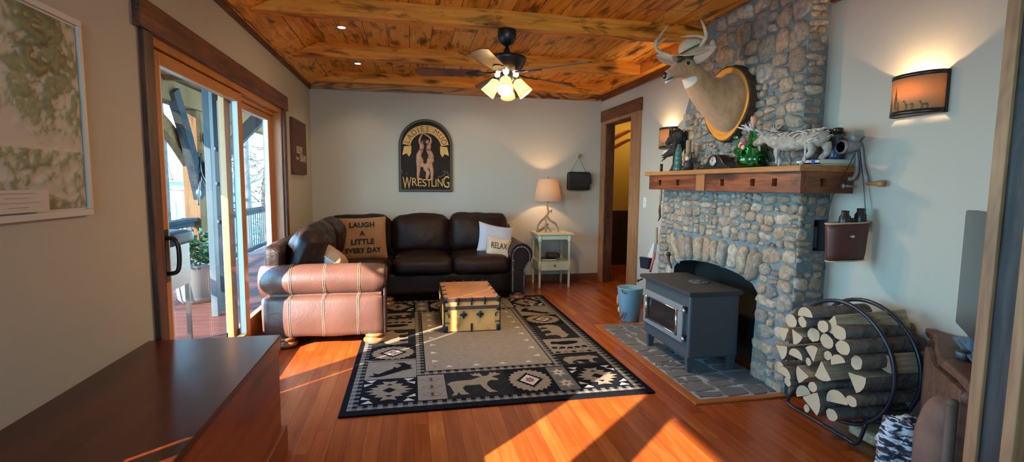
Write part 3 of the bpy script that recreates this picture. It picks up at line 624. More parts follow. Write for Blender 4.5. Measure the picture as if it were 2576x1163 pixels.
m = MB(); m.tube([(lx, ly, lz+.38), (lx, ly, lz+.45)], .014, 10); m.tube([(lx, ly, lz+.67), (lx, ly, lz+.70)], .006, 6); m.build('socket', plain('dark_brass', (.12, .08, .04), .4, metal=.8), lp)
m = MB(); m.lathe([(.180, .395), (.122, .67)], (lx, ly, lz), 36, caps=False); m.build('shade', translucent('tan_parchment', (.46, .31, .21), .8, .06), lp)
m = MB(); m.ell((lx, ly, lz+.50), (.028, .028, .04)); m.build('bulb', emit('warm_bulb', (1, .62, .28), 6), lp)
light('lamp_light', 'POINT', (lx, ly, lz+.53), 17, (1, .62, .30), .03)
bg = thing('hanging_bag', (2.19, 6.36, 1.21), 'black leather pouch hanging from a peg beside the lamp', 'bag')
m = MB(); m.rbox((2.18, 6.365, 1.345), (.31, .07, .24), .02, 10, (0, .012, 0), .006, 4, 3); m.build('body', plain('black_leather', (.014, .013, .013), .5), bg)
m = MB(); m.poly([(-.157, .09), (.157, .08), (.17, -.04), (.12, -.09), (-.14, -.085)], 0, .008, 0, frame((2.18, 6.324, 1.36), (1, 0, .0), (0, 0, 1))); m.build('flap', plain('black_flap', (.018, .017, .017), .45), bg, bevel=.004)
m = MB(); m.tube([(2.06, 6.36, 1.46), (2.185, 6.37, 1.655), (2.28, 6.36, 1.46)], .004, 6); m.build('cord', plain('twine', (.28, .2, .13), .8), bg)
m = MB(); m.tube([(2.187, 6.408, 1.66), (2.187, 6.37, 1.663), (2.187, 6.36, 1.70)], [.009, .008, .006], 8); m.ell((2.187, 6.385, 1.675), (.012, .02, .03)); tag(m.build('wall_peg', ANT), 'small antler peg on the back wall holding the black pouch', 'hook')
# ------------------------------------------------------------------ pub sign
sg = thing('pub_sign', (.185, YB, 1.19), 'dark arched wooden sign with carved words LADIES MUD WRESTLING', 'sign')
sx0, sx1, sz0, szc = -.144, .515, 1.19, 1.757; cxs = (sx0+sx1)/2; rs = (sx1-sx0)/2
def arch(g, n=26): return [(sx0+g, sz0+g), (sx1-g, sz0+g)] + [(cxs+(rs-g)*math.cos(PI*i/n), szc+(rs-g)*math.sin(PI*i/n)) for i in range(n+1)]
SF = lambda y: frame((0, y, 0), (1, 0, 0), (0, 0, 1))
m = MB(); m.poly(arch(0), 0, .035, 0, SF(YB)); m.build('board', plain('sign_black_edge', (.015, .012, .010), .5), sg, bevel=.004)
m = MB(); m.poly(arch(.022), .035, .037, 0, SF(YB)); m.build('panel', plain('sign_brown', (.016, .008, .006), .6, spec=.2, var=.3, sc=8), sg)
m = MB(); n = 28; q = arch(.014); q2 = arch(.026); k = len(q)
for i in range(k):
    j = (i+1) % k; m.add([(q[i][0], YB-.0385, q[i][1]), (q[j][0], YB-.0385, q[j][1]), (q2[j][0], YB-.0385, q2[j][1]), (q2[i][0], YB-.0385, q2[i][1])], [(0, 1, 2, 3)])
m.build('frame_line', plain('sign_tan_line', (.10, .06, .03), .5), sg)
GOLD = plain('sign_gold', (.62, .34, .07), .45, var=.12, sc=20); REDINK = plain('sign_dark_red', (.13, .02, .012), .5); SKIN = plain('sign_skin', (.46, .22, .12), .5, var=.25, sc=30)
m = MB(); bz = szc-.03; r0, r1 = .19, .285; N_ = 24; a0, a1 = R(170), R(10)
out = [(cxs+r1*math.cos(a0+(a1-a0)*i/N_), bz+r1*math.sin(a0+(a1-a0)*i/N_)*1.0) for i in range(N_+1)]; inn = [(cxs+r0*math.cos(a0+(a1-a0)*i/N_), bz-.0+r0*math.sin(a0+(a1-a0)*i/N_)*1.0) for i in range(N_+1)]
for i in range(N_): m.poly([out[i], out[i+1], inn[i+1], inn[i]], .037, .046, 0, SF(YB))
for s in (-1, 1):
    m.poly([(cxs+s*.175, bz+.03), (cxs+s*.265, bz+.02), (cxs+s*.285, bz-.085), (cxs+s*.232, bz-.065), (cxs+s*.205, bz-.105), (cxs+s*.178, bz-.06)], .037, .044, 0, SF(YB))
m.build('banner', GOLD, sg)
def arc_word(word, am, rad, size, mat, nm, stretch=1.0, zoff=.0475):
    wds = []
    for ch, w in word: wds.append((ch, w))
    tot = sum(w for c, w in wds); a = am+tot/2; m = MB()
    for ch, w in wds:
        ac = a-w/2; a -= w
        if ch == ' ': continue
        vs, fs = text_mesh(ch, size, .001, 0.0); mm = frame((cxs+rad*math.cos(R(ac)), YB-zoff, bz+rad*math.sin(R(ac))), (math.sin(R(ac)), 0, -math.cos(R(ac))), (math.cos(R(ac)), 0, math.sin(R(ac))))
        m.add([(x, y*stretch, z) for x, y, z in vs], fs, 0, False, mm)
    m.build(nm, mat, sg)
arc_word([('L', 15), ('A', 18), ('D', 18), ('I', 10), ('E', 15), ('S', 15), (' ', 10), ('M', 21), ('U', 18), ('D', 17)], 90, .235, .092, REDINK, 'lettering', 1.05)
xw = sx0+.045; m = MB()
for i, (ch, w, s, dz) in enumerate((('W', .115, .185, -.004), ('R', .068, .125, .012), ('E', .056, .115, .006), ('S', .056, .115, .002), ('T', .058, .115, 0), ('L', .050, .115, 0), ('I', .026, .115, .002), ('N', .068, .125, .006), ('G', .085, .185, .012))):
    vs, fs = text_mesh(ch, s, .003, 0.0); mn = min(v[0] for v in vs); mxv = max(v[0] for v in vs); kx = (w*.92)/(mxv-mn) if ch != 'I' else 1.0
    m.add([((x-mn)*kx, y*1.15, z) for x, y, z in vs], fs, 0, False, frame((xw, YB-.041, sz0+.105+dz), (1, 0, 0), (0, 0, 1))); xw += w
m.build('lettering', GOLD, sg)
# two wrestling figures as low relief, bodies as tapered limbs flattened onto the board
fx, fz = cxs-.012, sz0+.185; ky = .4
def limb(mb, pts, r):
    for (x, z), q in ((pts[0], r[0]), (pts[-1], r[-1])): mb.ell((fx+x, YB-.044, fz+z), (q, q, q), 12, 8)
    mb.tube([(fx+x, YB-.040-.004, fz+z) for x, z in pts], [(a, a*.999) for a in r], 10)
def fig(nm, segs, mat):
    m = MB()
    for pts, r in segs: q = catmull([(a, b, 0) for a, b in pts], 4); limb(m, [(v.x, v.y) for v in q], lerp_list(r, len(q)))
    m.v = [(x, YB-.0385+(y-(YB-.044))*.45, z) for x, y, z in m.v]; o = m.build(nm, mat, sg); rm = o.modifiers.new('union', 'REMESH'); rm.mode = 'VOXEL'; rm.voxel_size = .0035; rm.use_smooth_shade = True; sm_ = o.modifiers.new('soft', 'SMOOTH'); sm_.iterations = 4; sm_.factor = .5; return o
fig('left_figure', [([(-.055, .20), (-.075, .26), (-.045, .33), (-.035, .38)], [.042, .034, .026, .030]), ([(-.04, .38), (-.065, .44), (-.045, .50), (-.015, .545)], [.018, .015, .012, .010]), ([(-.065, .22), (-.05, .16), (.02, .13)], [.040, .034, .022]), ([(-.075, .20), (-.078, .10), (-.085, .02), (-.088, -.02)], [.036, .025, .018, .012]), ([(-.088, -.015), (-.04, -.03)], [.012, .010]), ([(.0, .14), (.03, .06), (.02, 0), (.03, -.03)], [.026, .02, .014, .01])], SKIN)
fig('right_figure', [([(.07, .21), (.075, .27), (.045, .33), (.05, .38)], [.046, .034, .028, .030]), ([(.05, .39), (.075, .44), (.06, .49), (-.01, .535)], [.018, .015, .013, .011]), ([(.07, .22), (.045, .15), (.005, .10)], [.042, .036, .026]), ([(.005, .10), (.04, .05), (.03, .0), (.02, -.02)], [.026, .022, .014, .01]), ([(.06, .17), (.085, .08), (.085, 0), (.07, -.03)], [.034, .024, .016, .011]), ([(.075, -.025), (.10, -.02)], [.011, .009])], SKIN)
m = MB(); m.ell((fx+.03, YB-.042, fz+.435), (.022, .008, .028)); m.ell((fx-.02, YB-.042, fz+.43), (.020, .008, .026)); m.build('head', SKIN, sg)
m = MB(); m.ell((fx-.008, YB-.045, fz+.435), (.024, .008, .034)); m.ell((fx+.02, YB-.046, fz+.46), (.022, .006, .014)); m.build('hair', plain('sign_hair', (.008, .006, .006), .5), sg)
m = MB(); m.ell((fx+.072, YB-.052, fz+.232), (.045, .004, .006)); m.ell((fx+.04, YB-.052, fz+.335), (.026, .004, .012)); m.ell((fx-.045, YB-.05, fz+.335), (.02, .004, .010)); m.build('bikini', plain('sign_bikini', (.12, .07, .05), .5), sg)
m = MB(); m.tube([(x, YB-.040, z) for x, z in ((.33, 1.375), (.38, 1.385), (.42, 1.41), (.43, 1.45), (.40, 1.455), (.405, 1.425))], .004, 6); m.tube([(.45, YB-.04, 1.45), (.465, YB-.04, 1.40), (.49, YB-.04, 1.405)], .004, 6); m.tube([(-.11, YB-.04, 1.46), (-.10, YB-.04, 1.41)], .003, 6); m.tube([(-.06, YB-.04, 1.41), (-.04, YB-.04, 1.42)], .004, 6); m.build('flourish', plain('sign_flourish', (.22, .14, .09), .5), sg)
# ------------------------------------------------------------------ BELIEVE sign on the left wall
bs = thing('believe_sign', (XL, 5.67, 1.38), 'dark stained wooden plank sign with pale words on the left wall', 'sign')
m = MB(); m.box(XL, XL+.028, 5.345, 5.99, 1.378, 1.938); m.build('board', wood('sign_plank', [(.3, (.06, .018, .010)), (.7, (.13, .045, .02))], 'z', .6, knots=.2), bs, bevel=.003)
PALE = plain('pale_sign_paint', (.55, .48, .42), .6); Ms = lambda y, z: frame((XL+.029, y, z), (0, 1, 0), (0, 0, 1))
put_text(bs, 'lettering', 'BELIEVE', .10, Ms(5.63, 1.625), PALE, .0005, .0005, .003, 1.0, .82)
put_text(bs, 'lettering', 'in your', .055, Ms(5.52, 1.545), PALE, .0005, .0005, .001, 1.0, .8)
put_text(bs, 'lettering', 'DREAMS', .10, Ms(5.79, 1.545), PALE, .0005, .0005, .003, 1.0, .80)
# ------------------------------------------------------------------ relief map on the left wall
mp = thing('relief_map', (XL, 1.5, 1.17), 'large white framed relief map of green mountains and pale valleys on the left wall', 'map')
y0, y1, z0, z1 = .95, 2.112, 1.172, 1.862
t = NT('relief_map_print'); ob = t.obj(); geo = t.n('Attribute', attribute_name='height').outputs['Fac']
n1 = t.noise(ob, 9, 6, .65); n2 = t.noise(ob, 34, 4)
col = t.ramp(t.m('ADD', geo, t.m('MULTIPLY', t.m('SUBTRACT', n2, .5), .45)), [(.04, (.52, .47, .42)), (.14, (.44, .42, .35)), (.24, (.23, .25, .15)), (.45, (.15, .175, .085)), (.65, (.25, .20, .085)), (.85, (.14, .10, .05))])
t.set(col=col, rough=.55); MAPM = t.mat
nx, nz = 110, 70; vs = []; hs_ = []; fs = []
for i in range(nx+1):
    for j in range(nz+1):
        y = y0+.03+(y1-y0-.06)*i/nx; z = z0+.03+(z1-z0-.06)*j/nz
        pv = Vector((y*3.2, z*3.2, 1.7)); base = noise.noise(pv)*.55+.42; base = max(base, 1.15-((y-1.90)**2+(z-1.72)**2)**.5*5.0); base -= max(0, .5-abs((z-1.42)-(y-1.7)*-.55)*5)*.9
        if z < 1.40: base = max(base, .42+noise.noise(pv*2)*.25)
        ridge = 1-abs(noise.noise(Vector((y*17, z*17, .3))))*2.2; ridge = .45*ridge+.55*(1-abs(noise.noise(Vector((y*38+2, z*38, 1.3))))*2.0); h = max(0, base-.12)*max(.0, ridge)*1.25
        h = max(0, min(1, h)); ed_ = min(i, nx-i, j, nz-j)/3; hs_.append(h); h *= min(1, ed_); vs.append((XL+.015+.022*h, y, z))
for i in range(nx):
    for j in range(nz): a = i*(nz+1)+j; fs.append((a, a+nz+1, a+nz+2, a+1))
m = MB(); m.add(vs, fs, 0, True); o = m.build('relief_sheet', MAPM, mp)
at_ = o.data.attributes.new('height', 'FLOAT', 'POINT'); at_.data.foreach_set('value', hs_)
m = MB(); WH = plain('white_frame', (.62, .58, .54), .5); w_ = .022
m.box(XL, XL+.022, y0, y1, z0, z0+w_); m.box(XL, XL+.022, y0, y1, z1-w_, z1); m.box(XL, XL+.022, y0, y0+w_, z0+w_, z1-w_); m.box(XL, XL+.022, y1-w_, y1, z0+w_, z1-w_); m.build('frame', WH, mp, bevel=.002)
m = MB(); m.box(XL, XL+.012, y0+w_, y1-w_, z0+w_, z1-w_); m.build('backing', WH, mp)
m = MB(); m.box(XL+.030, XL+.036, 1.60, 1.858, 1.20, 1.268); m.build('legend_card', plain('legend_card', (.60, .54, .47), .6), mp)
m = MB()
for k, (a, b) in enumerate(((1.66, 1.80), (1.68, 1.78), (1.64, 1.82), (1.69, 1.77))): m.box(XL+.036, XL+.0365, a, b, 1.256-k*.014, 1.258-k*.014)
m.build('legend_line', plain('legend_line', (.30, .28, .30), .7), mp)
# ------------------------------------------------------------------ rug
RC = [plain('rug_black', (.007, .007, .010), .95, var=.3, sc=40, bump=.5, bsc=300, spec=.05), plain('rug_cream', (.20, .175, .145), .95, spec=.1, var=.12, sc=30, bump=.5, bsc=300), plain('rug_charcoal', (.016, .017, .019), .95, var=.35, sc=30, bump=.5, bsc=300, spec=.05),
      plain('rug_tan', (.195, .155, .11), .95, var=.15, sc=30, bump=.5, bsc=300), plain('rug_white', (.38, .36, .33), .95, var=.08, sc=30), plain('rug_red', (.16, .035, .04), .95, var=.2, sc=30), plain('rug_grey', (.075, .072, .07), .95, var=.2, sc=40)]
BK, CRM, CH, TN, WT, RD, GY = range(7)
rg = MB(); U, V = 1.895, 2.775; rg.box(0, U, 0, V, 0, .0095, BK)
lay = [0]
def P_(pts, c, lv=1): rg.flat(pts, .0095+lv*.00035, c)
def rect(u0, u1, v0, v1, c, lv=1): P_([(u0, v0), (u1, v0), (u1, v1), (u0, v1)], c, lv)
def plaid(u0, u1, v0, v1, cell=.0285):
    nu = max(1, round((u1-u0)/cell)); nv = max(1, round((v1-v0)/cell))
    for i in range(nu):
        for j in range(nv):
            c = (CRM, GY, GY, BK)[(i % 2)+2*(j % 2)]
            if c != BK: rect(u0+(u1-u0)*i/nu, u0+(u1-u0)*(i+1)/nu, v0+(v1-v0)*j/nv, v0+(v1-v0)*(j+1)/nv, c)
plaid(.035, .092, .06, V-.06); plaid(U-.092, U-.035, .06, V-.06); plaid(.092, U-.092, .06, .117); plaid(.092, U-.092, V-.117, V-.06)
i0, i1, j0, j1 = .495, 1.40, .60, V-.60
plaid(i0-.062, i0-.008, j0-.062, j1+.062); plaid(i1+.008, i1+.062, j0-.062, j1+.062); plaid(i0-.008, i1+.008, j0-.062, j0-.008); plaid(i0-.008, i1+.008, j1+.008, j1+.062)
rect(i0, i1, j0, j1, CRM)
for k in range(9):
    u = i0+.07+k*.096
    for vv, s in ((j0+.05, 1), (j1-.05, -1)): P_([(u-.03, vv), (u+.03, vv), (u+.0, vv+.035*s)], WT if k % 2 else TN, 2)
for k in range(16):
    v = j0+.09+k*.093
    for uu, s in ((i0+.05, 1), (i1-.05, -1)): P_([(uu, v-.028), (uu, v+.028), (uu+s*.05, v)], WT if k % 2 else TN, 2)
def tr(pts, cx, cy, sx, sy, rot=0):
    c, s = math.cos(R(rot)), math.sin(R(rot)); return [(cx+c*x*sx-s*y*sy, cy+s*x*sx+c*y*sy) for x, y in pts]
def steps(a, b, n):   # stepped diamond outline
    q = []
    for i in range(n): q += [(a*(1-i/n), b*i/n), (a*(1-i/n), b*(i+1)/n)] if False else [(a*(1-i/n), b*i/n), (a*(1-(i+.55)/n), b*(i+.35)/n)]
    o = q + [(-x, y) for x, y in reversed(q)] ; o = o + [(-x, -y) for x, y in o]; return o
def serr(a, b, n, d):  # serrated diamond
    C_ = [(a, 0), (0, b), (-a, 0), (0, -b)]; o = []
    for k in range(4):
        p, q = C_[k], C_[(k+1) % 4]
        for i in range(n):
            t0 = i/n; t1 = (i+.5)/n; x0, y0_ = p[0]+(q[0]-p[0])*t0, p[1]+(q[1]-p[1])*t0; x1, y1_ = p[0]+(q[0]-p[0])*t1, p[1]+(q[1]-p[1])*t1
            o += [(x0*(1+d), y0_*(1+d)), (x1*(1-d*.4), y1_*(1-d*.4))]
    return o
def serr_oval(a, b, n, d): return [((a*(1 if i % 2 else 1-d))*math.cos(PI*i/n), (b*(1 if i % 2 else 1-d))*math.sin(PI*i/n)) for i in range(2*n)]
def star(cx, cy, sx, sy):
    body = [(-.9, 0), (-.55, .12), (-.75, .25), (-.4, .32), (-.52, .5), (-.2, .55), (-.3, .8), (0, .72), (.3, .8), (.2, .55), (.52, .5), (.4, .32), (.75, .25), (.55, .12), (.9, 0)]
    P_(tr(body, cx, cy, sx, sy), TN, 2); P_(tr([(x, -y) for x, y in body], cx, cy, sx, sy), TN, 2)
    P_(tr([(-.26, 0), (0, .22), (.26, 0), (0, -.22)], cx, cy, sx, sy), BK, 3)
    for s in (-1, 1): P_(tr([(-.14, .40*s), (.14, .40*s), (0, .56*s)], cx, cy, sx, sy), BK, 3)
    for a in (-1, 1):
        for b in (-1, 1):
            P_(tr([(.52*a, .95*b), (.95*a, .95*b), (.70*a, .72*b)], cx, cy, sx, sy), WT, 2); P_(tr([(.98*a, .62*b), (.62*a, .66*b), (.95*a, .40*b)], cx, cy, sx, sy), WT, 2)
def medallion(cx, cy, sx, sy):
    P_(tr(serr_oval(1, 1, 22, .12), cx, cy, sx, sy), TN, 2); P_(tr(serr(.62, .66, 5, .10), cx, cy, sx, sy), BK, 3); P_(tr([(.46, 0), (0, .5), (-.46, 0), (0, -.5)], cx, cy, sx, sy), WT, 4)
    P_(tr(serr_oval(.26, .26, 8, .45), cx, cy, sx, sy), RD, 5); P_(tr([(.09, 0), (0, .09), (-.09, 0), (0, -.09)], cx, cy, sx, sy), TN, 6)
MOOSE = [(-1, .10), (-.85, .28), (-.55, .34), (-.1, .36), (.18, .52), (.30, .50), (.20, .66), (.02, .70), (-.08, .92), (.06, .84), (.12, .98), (.20, .86), (.28, .96), (.33, .80), (.36, .66), (.45, .62), (.55, .66), (.66, .80), (.68, .97), (.78, .85), (.90, .95), (.95, .80), (1.08, .78), (1.0, .66), (.82, .60), (.70, .52), (.92, .30), (.86, .18), (.62, .22), (.48, .10), (.42, -.15), (.52, -.55), (.72, -.78), (.40, -.78), (.26, -.40), (.18, -.10), (-.35, -.10), (-.48, -.30), (-.40, -.62), (-.28, -.82), (-.58, -.82), (-.66, -.60), (-.72, -.82), (-.92, -.86), (-.80, -.62), (-.88, -.20), (-.92, -.02)]
BEAR = [(-1, -.05), (-.92, .22), (-.75, .42), (-.45, .50), (-.1, .46), (.25, .52), (.45, .50), (.55, .62), (.66, .50), (.85, .38), (1.0, .18), (.95, .06), (.72, .05), (.58, -.10), (.55, -.45), (.68, -.62), (.36, -.62), (.28, -.22), (.05, -.20), (-.12, -.24), (-.10, -.50), (.02, -.64), (-.30, -.64), (-.36, -.24), (-.52, -.22), (-.62, -.45), (-.48, -.64), (-.84, -.64), (-.90, -.3)]
FISH = [(-1, -.62), (-.72, -.50), (-.80, -.30), (-.55, -.42), (-.2, -.15), (.05, .02), (.10, .22), (.25, .10), (.45, .30), (.30, .52), (.05, .62), (.55, .62), (.72, .42), (.92, .30), (.84, .12), (.98, -.05), (.75, -.12), (.5, -.20), (.1, -.42), (-.3, -.62), (-.6, -.72)]
def fish_panel(u0, u1, v0, v1, s=1, flip=1): rect(u0, u1, v0, v1, CRM, 1); P_(tr([(x*flip, y) for x, y in FISH], (u0+u1)/2, (v0+v1)/2-.01, (u1-u0)*.45, (v1-v0)*.52), BK, 3); rect(u0, u1, v1-.03, v1-.022, BK, 3)
def paw(u0, u1, v0, v1, s=-1):
    rect(u0, u1, v0, v1, CRM, 1); cx = (u0+u1)/2; w = u1-u0; h = v1-v0; cy = (v0+v1)/2
    P_(tr([(-.98, .1), (-.8, .42), (-.4, .32), (0, .40), (.5, .42), (.95, .30), (1, .05), (.6, -.2), (.1, -.30), (-.3, -.28), (-.6, -.12), (-.9, -.12)], cx-.01, cy-s*h*.10, w*.36, h*.42), BK, 3)
    for k in range(5):
        uu = u0+w*(.13+.185*k); vv = cy+s*h*(.24+.05*(1-abs(k-2)/2)); P_([(uu+.026*math.cos(R(a)), vv+.024*math.sin(R(a))) for a in range(0, 360, 36)], BK, 3); P_([(uu+.03+.007*math.cos(R(a)), vv+s*.036+.008*math.sin(R(a))) for a in range(0, 360, 60)], BK, 3)
def dstrip(u0, u1, v0, v1):
    rect(u0, u1, v0, v1, CRM, 1); cy = (v0+v1)/2
    for k in range(5): uu = u0+(u1-u0)*(.12+.19*k); P_(tr([(1, 0), (0, 1), (-1, 0), (0, -1)], uu, cy, .028, (v1-v0)*.36), (BK, RD)[k % 2], 3)
def sampler(u0, u1, v0, v1):
    rect(u0, u1, v0, v1, CRM, 1); cx = (u0+u1)/2
    for k in range(3):
        vv = v0+(v1-v0)*(.2+.3*k); P_(tr([(1, 0), (0, 1), (-1, 0), (0, -1)], cx, vv, .062, .047), RD, 2); P_(tr([(1, 0), (0, 1), (-1, 0), (0, -1)], cx, vv, .054, .040), CRM, 3)
        for s in (-1, 1): P_(tr([(-.5, s*.15), (0, s*.75), (.5, s*.15)], cx, vv, .03, .035), BK, 4)
def flower_strip(u0, u1, v0, v1):
    rect(u0, u1, v0, v1, GY, 1)
    for k in range(2):
        vv = v0+(v1-v0)*(.27+.46*k); cx = (u0+u1)/2
        P_(tr(serr_oval(1, 1, 6, .45), cx, vv, (u1-u0)*.46, .085), TN, 2); P_(tr(serr_oval(1, 1, 6, .5), cx, vv, (u1-u0)*.30, .06), WT, 3); P_(tr([(1, 0), (0, 1), (-1, 0), (0, -1)], cx, vv, .018, .018), RD, 4)
for (u, v) in ((.262, .315), (1.632, .315), (.262, V-.315), (1.632, V-.315)): star(u, v, .165, .185)
for v0, v1, u0, u1 in ((.125, .525, .615, 1.02), (V-.525, V-.125, .875, 1.28)): rect(u0, u1, v0, v1, CH, 1)
P_(tr(MOOSE, .80, .325, .178, .188), TN, 2); P_(tr([(-x, -y) for x, y in MOOSE], U-.80, V-.325, .178, .188), TN, 2)
sampler(.437, .612, .13, .52); sampler(U-.612, U-.437, V-.52, V-.13)
medallion(1.165, .325, .145, .185); medallion(U-1.165, V-.325, .145, .185)
flower_strip(1.322, 1.455, .125, .525); flower_strip(U-1.455, U-1.322, V-.525, V-.125)
for mir in (0, 1):
    def Q(u0, u1, v0, v1): return (u0, u1, v0, v1) if not mir else (U-u1, U-u0, V-v1, V-v0)
    s = 1 if not mir else -1
    fish_panel(*Q(.095, .430, .505, .865), 1, s)
    a = Q(.095, .430, .87, 1.17); medallion((a[0]+a[1])/2, (a[2]+a[3])/2, .165, .15)
    a = Q(.095, .430, 1.20, 1.62); rect(*a, CH, 1); P_(tr(BEAR, (a[0]+a[1])/2, (a[2]+a[3])/2, .20, .17, 90*s), TN, 2)
    paw(*Q(.095, .430, 1.63, 1.93), s=s); dstrip(*Q(.095, .430, 1.93, 1.99))
    a = Q(.095, .430, 2.02, 2.24); rect(*a, CH, 1); P_(tr(BEAR, (a[0]+a[1])/2, (a[2]+a[3])/2, .14, .13), TN, 2)
    P_(tr([(-.5, .1), (-.2, .25), (.3, .2), (.5, 0), (.2, -.25), (-.3, -.2)], (a[0]+a[1])/2, (a[2]+a[3])/2-.03, .12, .08), BK, 3)
ro = rg.build('area_rug', RC); ro.location = (-.406, 2.785, .001); tag(ro, 'black and cream lodge rug with moose, bear and paw print panels', 'rug')
# ------------------------------------------------------------------ travelling trunk
tk = thing('travel_trunk', (.515, 4.62, .012), 'old tan travelling trunk with dark metal corners used as a coffee table', 'trunk')
TT = NT('trunk_canvas'); o_ = TT.obj(); TT.set(col=TT.ramp(TT.noise(o_, 5, 6, .65), [(.28, (.24, .11, .04)), (.40, (.74, .34, .095)), (.62, (.82, .40, .115)), (.8, (.66, .27, .07))]), rough=.6); TT = TT.mat
DKM = plain('trunk_metal', (.035, .033, .036), .4, metal=.6); SLAT = plain('trunk_slat', (.085, .034, .026), .55, var=.3, sc=8)
x0, x1, y0, y1 = .272, .758, 4.25, 4.985
m = MB(); m.box(x0, x1, y0, y1, .016, .232); m.build('body', TT, tk, bevel=.006)
m = MB(); m.box(x0, x1, y0, y1, .236, .312); m.build('lid', [plain('trunk_lid_top', (.40, .19, .085), .5, var=.2, sc=5)], tk, bevel=.010)
m = MB(); m.box(x0+.01, x1-.01, y0-.003, y0, .242, .276); m.build('lid_front', TT, tk)
for (a, b) in ((.283, .311), (.212, .240)):
    m = MB(); m.box(x0+.02, x1-.02, y0-.008, y0+.002, a, b); m.build('slat', SLAT, tk, bevel=.002)
for x in (x0, x1):
    for (z0_, z1_) in ((.014, .07), (.19, .235), (.27, .318)):
        m = MB(); m.rbox((x+(.012 if x == x0 else -.012), y0+.012, (z0_+z1_)/2), (.04, .04, z1_-z0_), .009, 4); m.build('corner', DKM, tk)
        m = MB(); m.rbox((x+(.012 if x == x0 else -.012), y1-.012, (z0_+z1_)/2), (.04, .04, z1_-z0_), .009, 4); m.build('corner', DKM, tk)
    m = MB(); m.box(x-.004, x+.004, y0-.004, y0+.012, .02, .31); m.build('edge_strip', DKM, tk)
    m = MB(); m.box(x-.004, x+.004, y0, y1, .014, .03); m.box(x-.004, x+.004, y0, y1, .225, .24); m.build('edge_strip', DKM, tk)
    for y in (y0+.16, y0+.33, y0+.50): m = MB(); m.tube([(x+(.035 if x == x0 else -.035), y, .314), (x, y, .314), (x, y, .27)], .008, 6); m.build('lid_clamp', DKM, tk)
for k in range(3):
    x = x0+.12+k*.115; m = MB(); m.ell((x, y0-.008, .300), (.013, .012, .02)); m.box(x-.006, x+.006, y0-.014, y0-.004, .255, .30); m.ell((x, y0-.009, .258), (.008, .006, .010)); m.build('clamp', DKM, tk)
for k in range(5): x = x0+.05+k*.095; m = MB(); m.ell((x, y1, .318), (.012, .012, .008)); m.build('lid_stud', DKM, tk)
for k in range(2):
    x = x0+.165+k*.145; m = MB(); m.ell((x, y0-.004, .165), (.034, .008, .016)); m.ell((x, y0-.006, .165), (.012, .010, .034)); m.build('lock_plate', DKM, tk)
m = MB(); m.box(x0+.228, x0+.246, y0-.007, y0, .016, .075); m.ell((x0+.237, y0-.004, .078), (.008, .006, .012)); m.build('foot_strap', DKM, tk)
for s, x in ((1, x0+.02), (-1, x1-.02)): m = MB(); m.tube([(x, y0-.004, .18), (x+s*.02, y0-.006, .17), (x+s*.02, y0-.006, .145)], .006, 6); m.tube([(x-s*.015, y0-.005, .10), (x+s*.025, y0-.006, .095)], .005, 6); m.build('bracket', DKM, tk)
# ------------------------------------------------------------------ fireplace
MORT = NT('mortar'); o_ = MORT.obj(); MORT.set(col=MORT.ramp(MORT.noise(o_, 14, 5), [(.3, (.14, .185, .205)), (.7, (.21, .26, .28))]), rough=.95); MORT.bump(MORT.noise(o_, 45, 4), .5, .02); MORT = MORT.mat
ST = NT('field_stone'); o_ = ST.obj(); ri = ST.n('NewGeometry').outputs['Random Per Island']
c1 = ST.ramp(ri, [(0, (.28, .20, .14)), (.2, (.55, .37, .22)), (.38, (.36, .31, .26)), (.55, (.60, .42, .26)), (.7, (.25, .215, .19)), (.85, (.66, .52, .39)), (1.0, (.46, .28, .17))])
sp_ = ST.noise(o_, 26, 6, .7); fl_ = ST.n('MapRange', {'Value': ST.noise(o_, 55, 4, .7), 'From Min': .56, 'From Max': .70, 'To Min': .0, 'To Max': .6}).outputs[0]; ST.set(col=ST.mix(fl_, ST.mix(ST.n('MapRange', {'Value': sp_, 'From Min': .38, 'From Max': .62, 'To Min': .0, 'To Max': 1.0}).outputs[0], ST.mix(.62, c1, (.10, .095, .095)), c1), (.62, .56, .48)), rough=.8); ST.bump(ST.noise(o_, 38, 5, .7), .7, .012); ST = ST.mat
def stone(mb, c, a, b, d, e1, e2, e3, rr, n=13):
    sq = rr.uniform(2.4, 4.6); ph = rr.uniform(0, 9); ex = [rr.uniform(-.17, .17) for _ in range(6)]; vs = []; fs = []; tilt = rr.uniform(-.18, .18)
    for (k, dep) in ((1.0, -.01), (.96, .45), (.80, .86), (.45, 1.0)):
        for j in range(n):
            t = 2*PI*j/n; ct, st_ = math.cos(t), math.sin(t); rad = (abs(ct)**sq+abs(st_)**sq)**(-1/sq)
            rad *= 1+ex[0]*math.cos(2*t+ph)+ex[1]*.7*math.cos(3*t+ph*2)+ex[2]*.5*math.sin(4*t)
            u, v = a*rad*k*ct, b*rad*k*st_; u, v = u*math.cos(tilt)-v*math.sin(tilt), v*math.cos(tilt)+u*math.sin(tilt)
            hgt_ = d*dep*(1+.25*noise.noise(Vector((u*18+ph, v*18, ph)))); vs.append(c+e1*u+e2*v+e3*hgt_)
    vs.append(c+e3*d*(1.02+ex[3]*.6))
    for i in range(3):
        for j in range(n): fs.append((i*n+j, i*n+(j+1) % n, (i+1)*n+(j+1) % n, (i+1)*n+j))
    for j in range(n): fs.append((3*n+j, 3*n+(j+1) % n, 4*n))
    mb.add(vs, fs, 0, True)
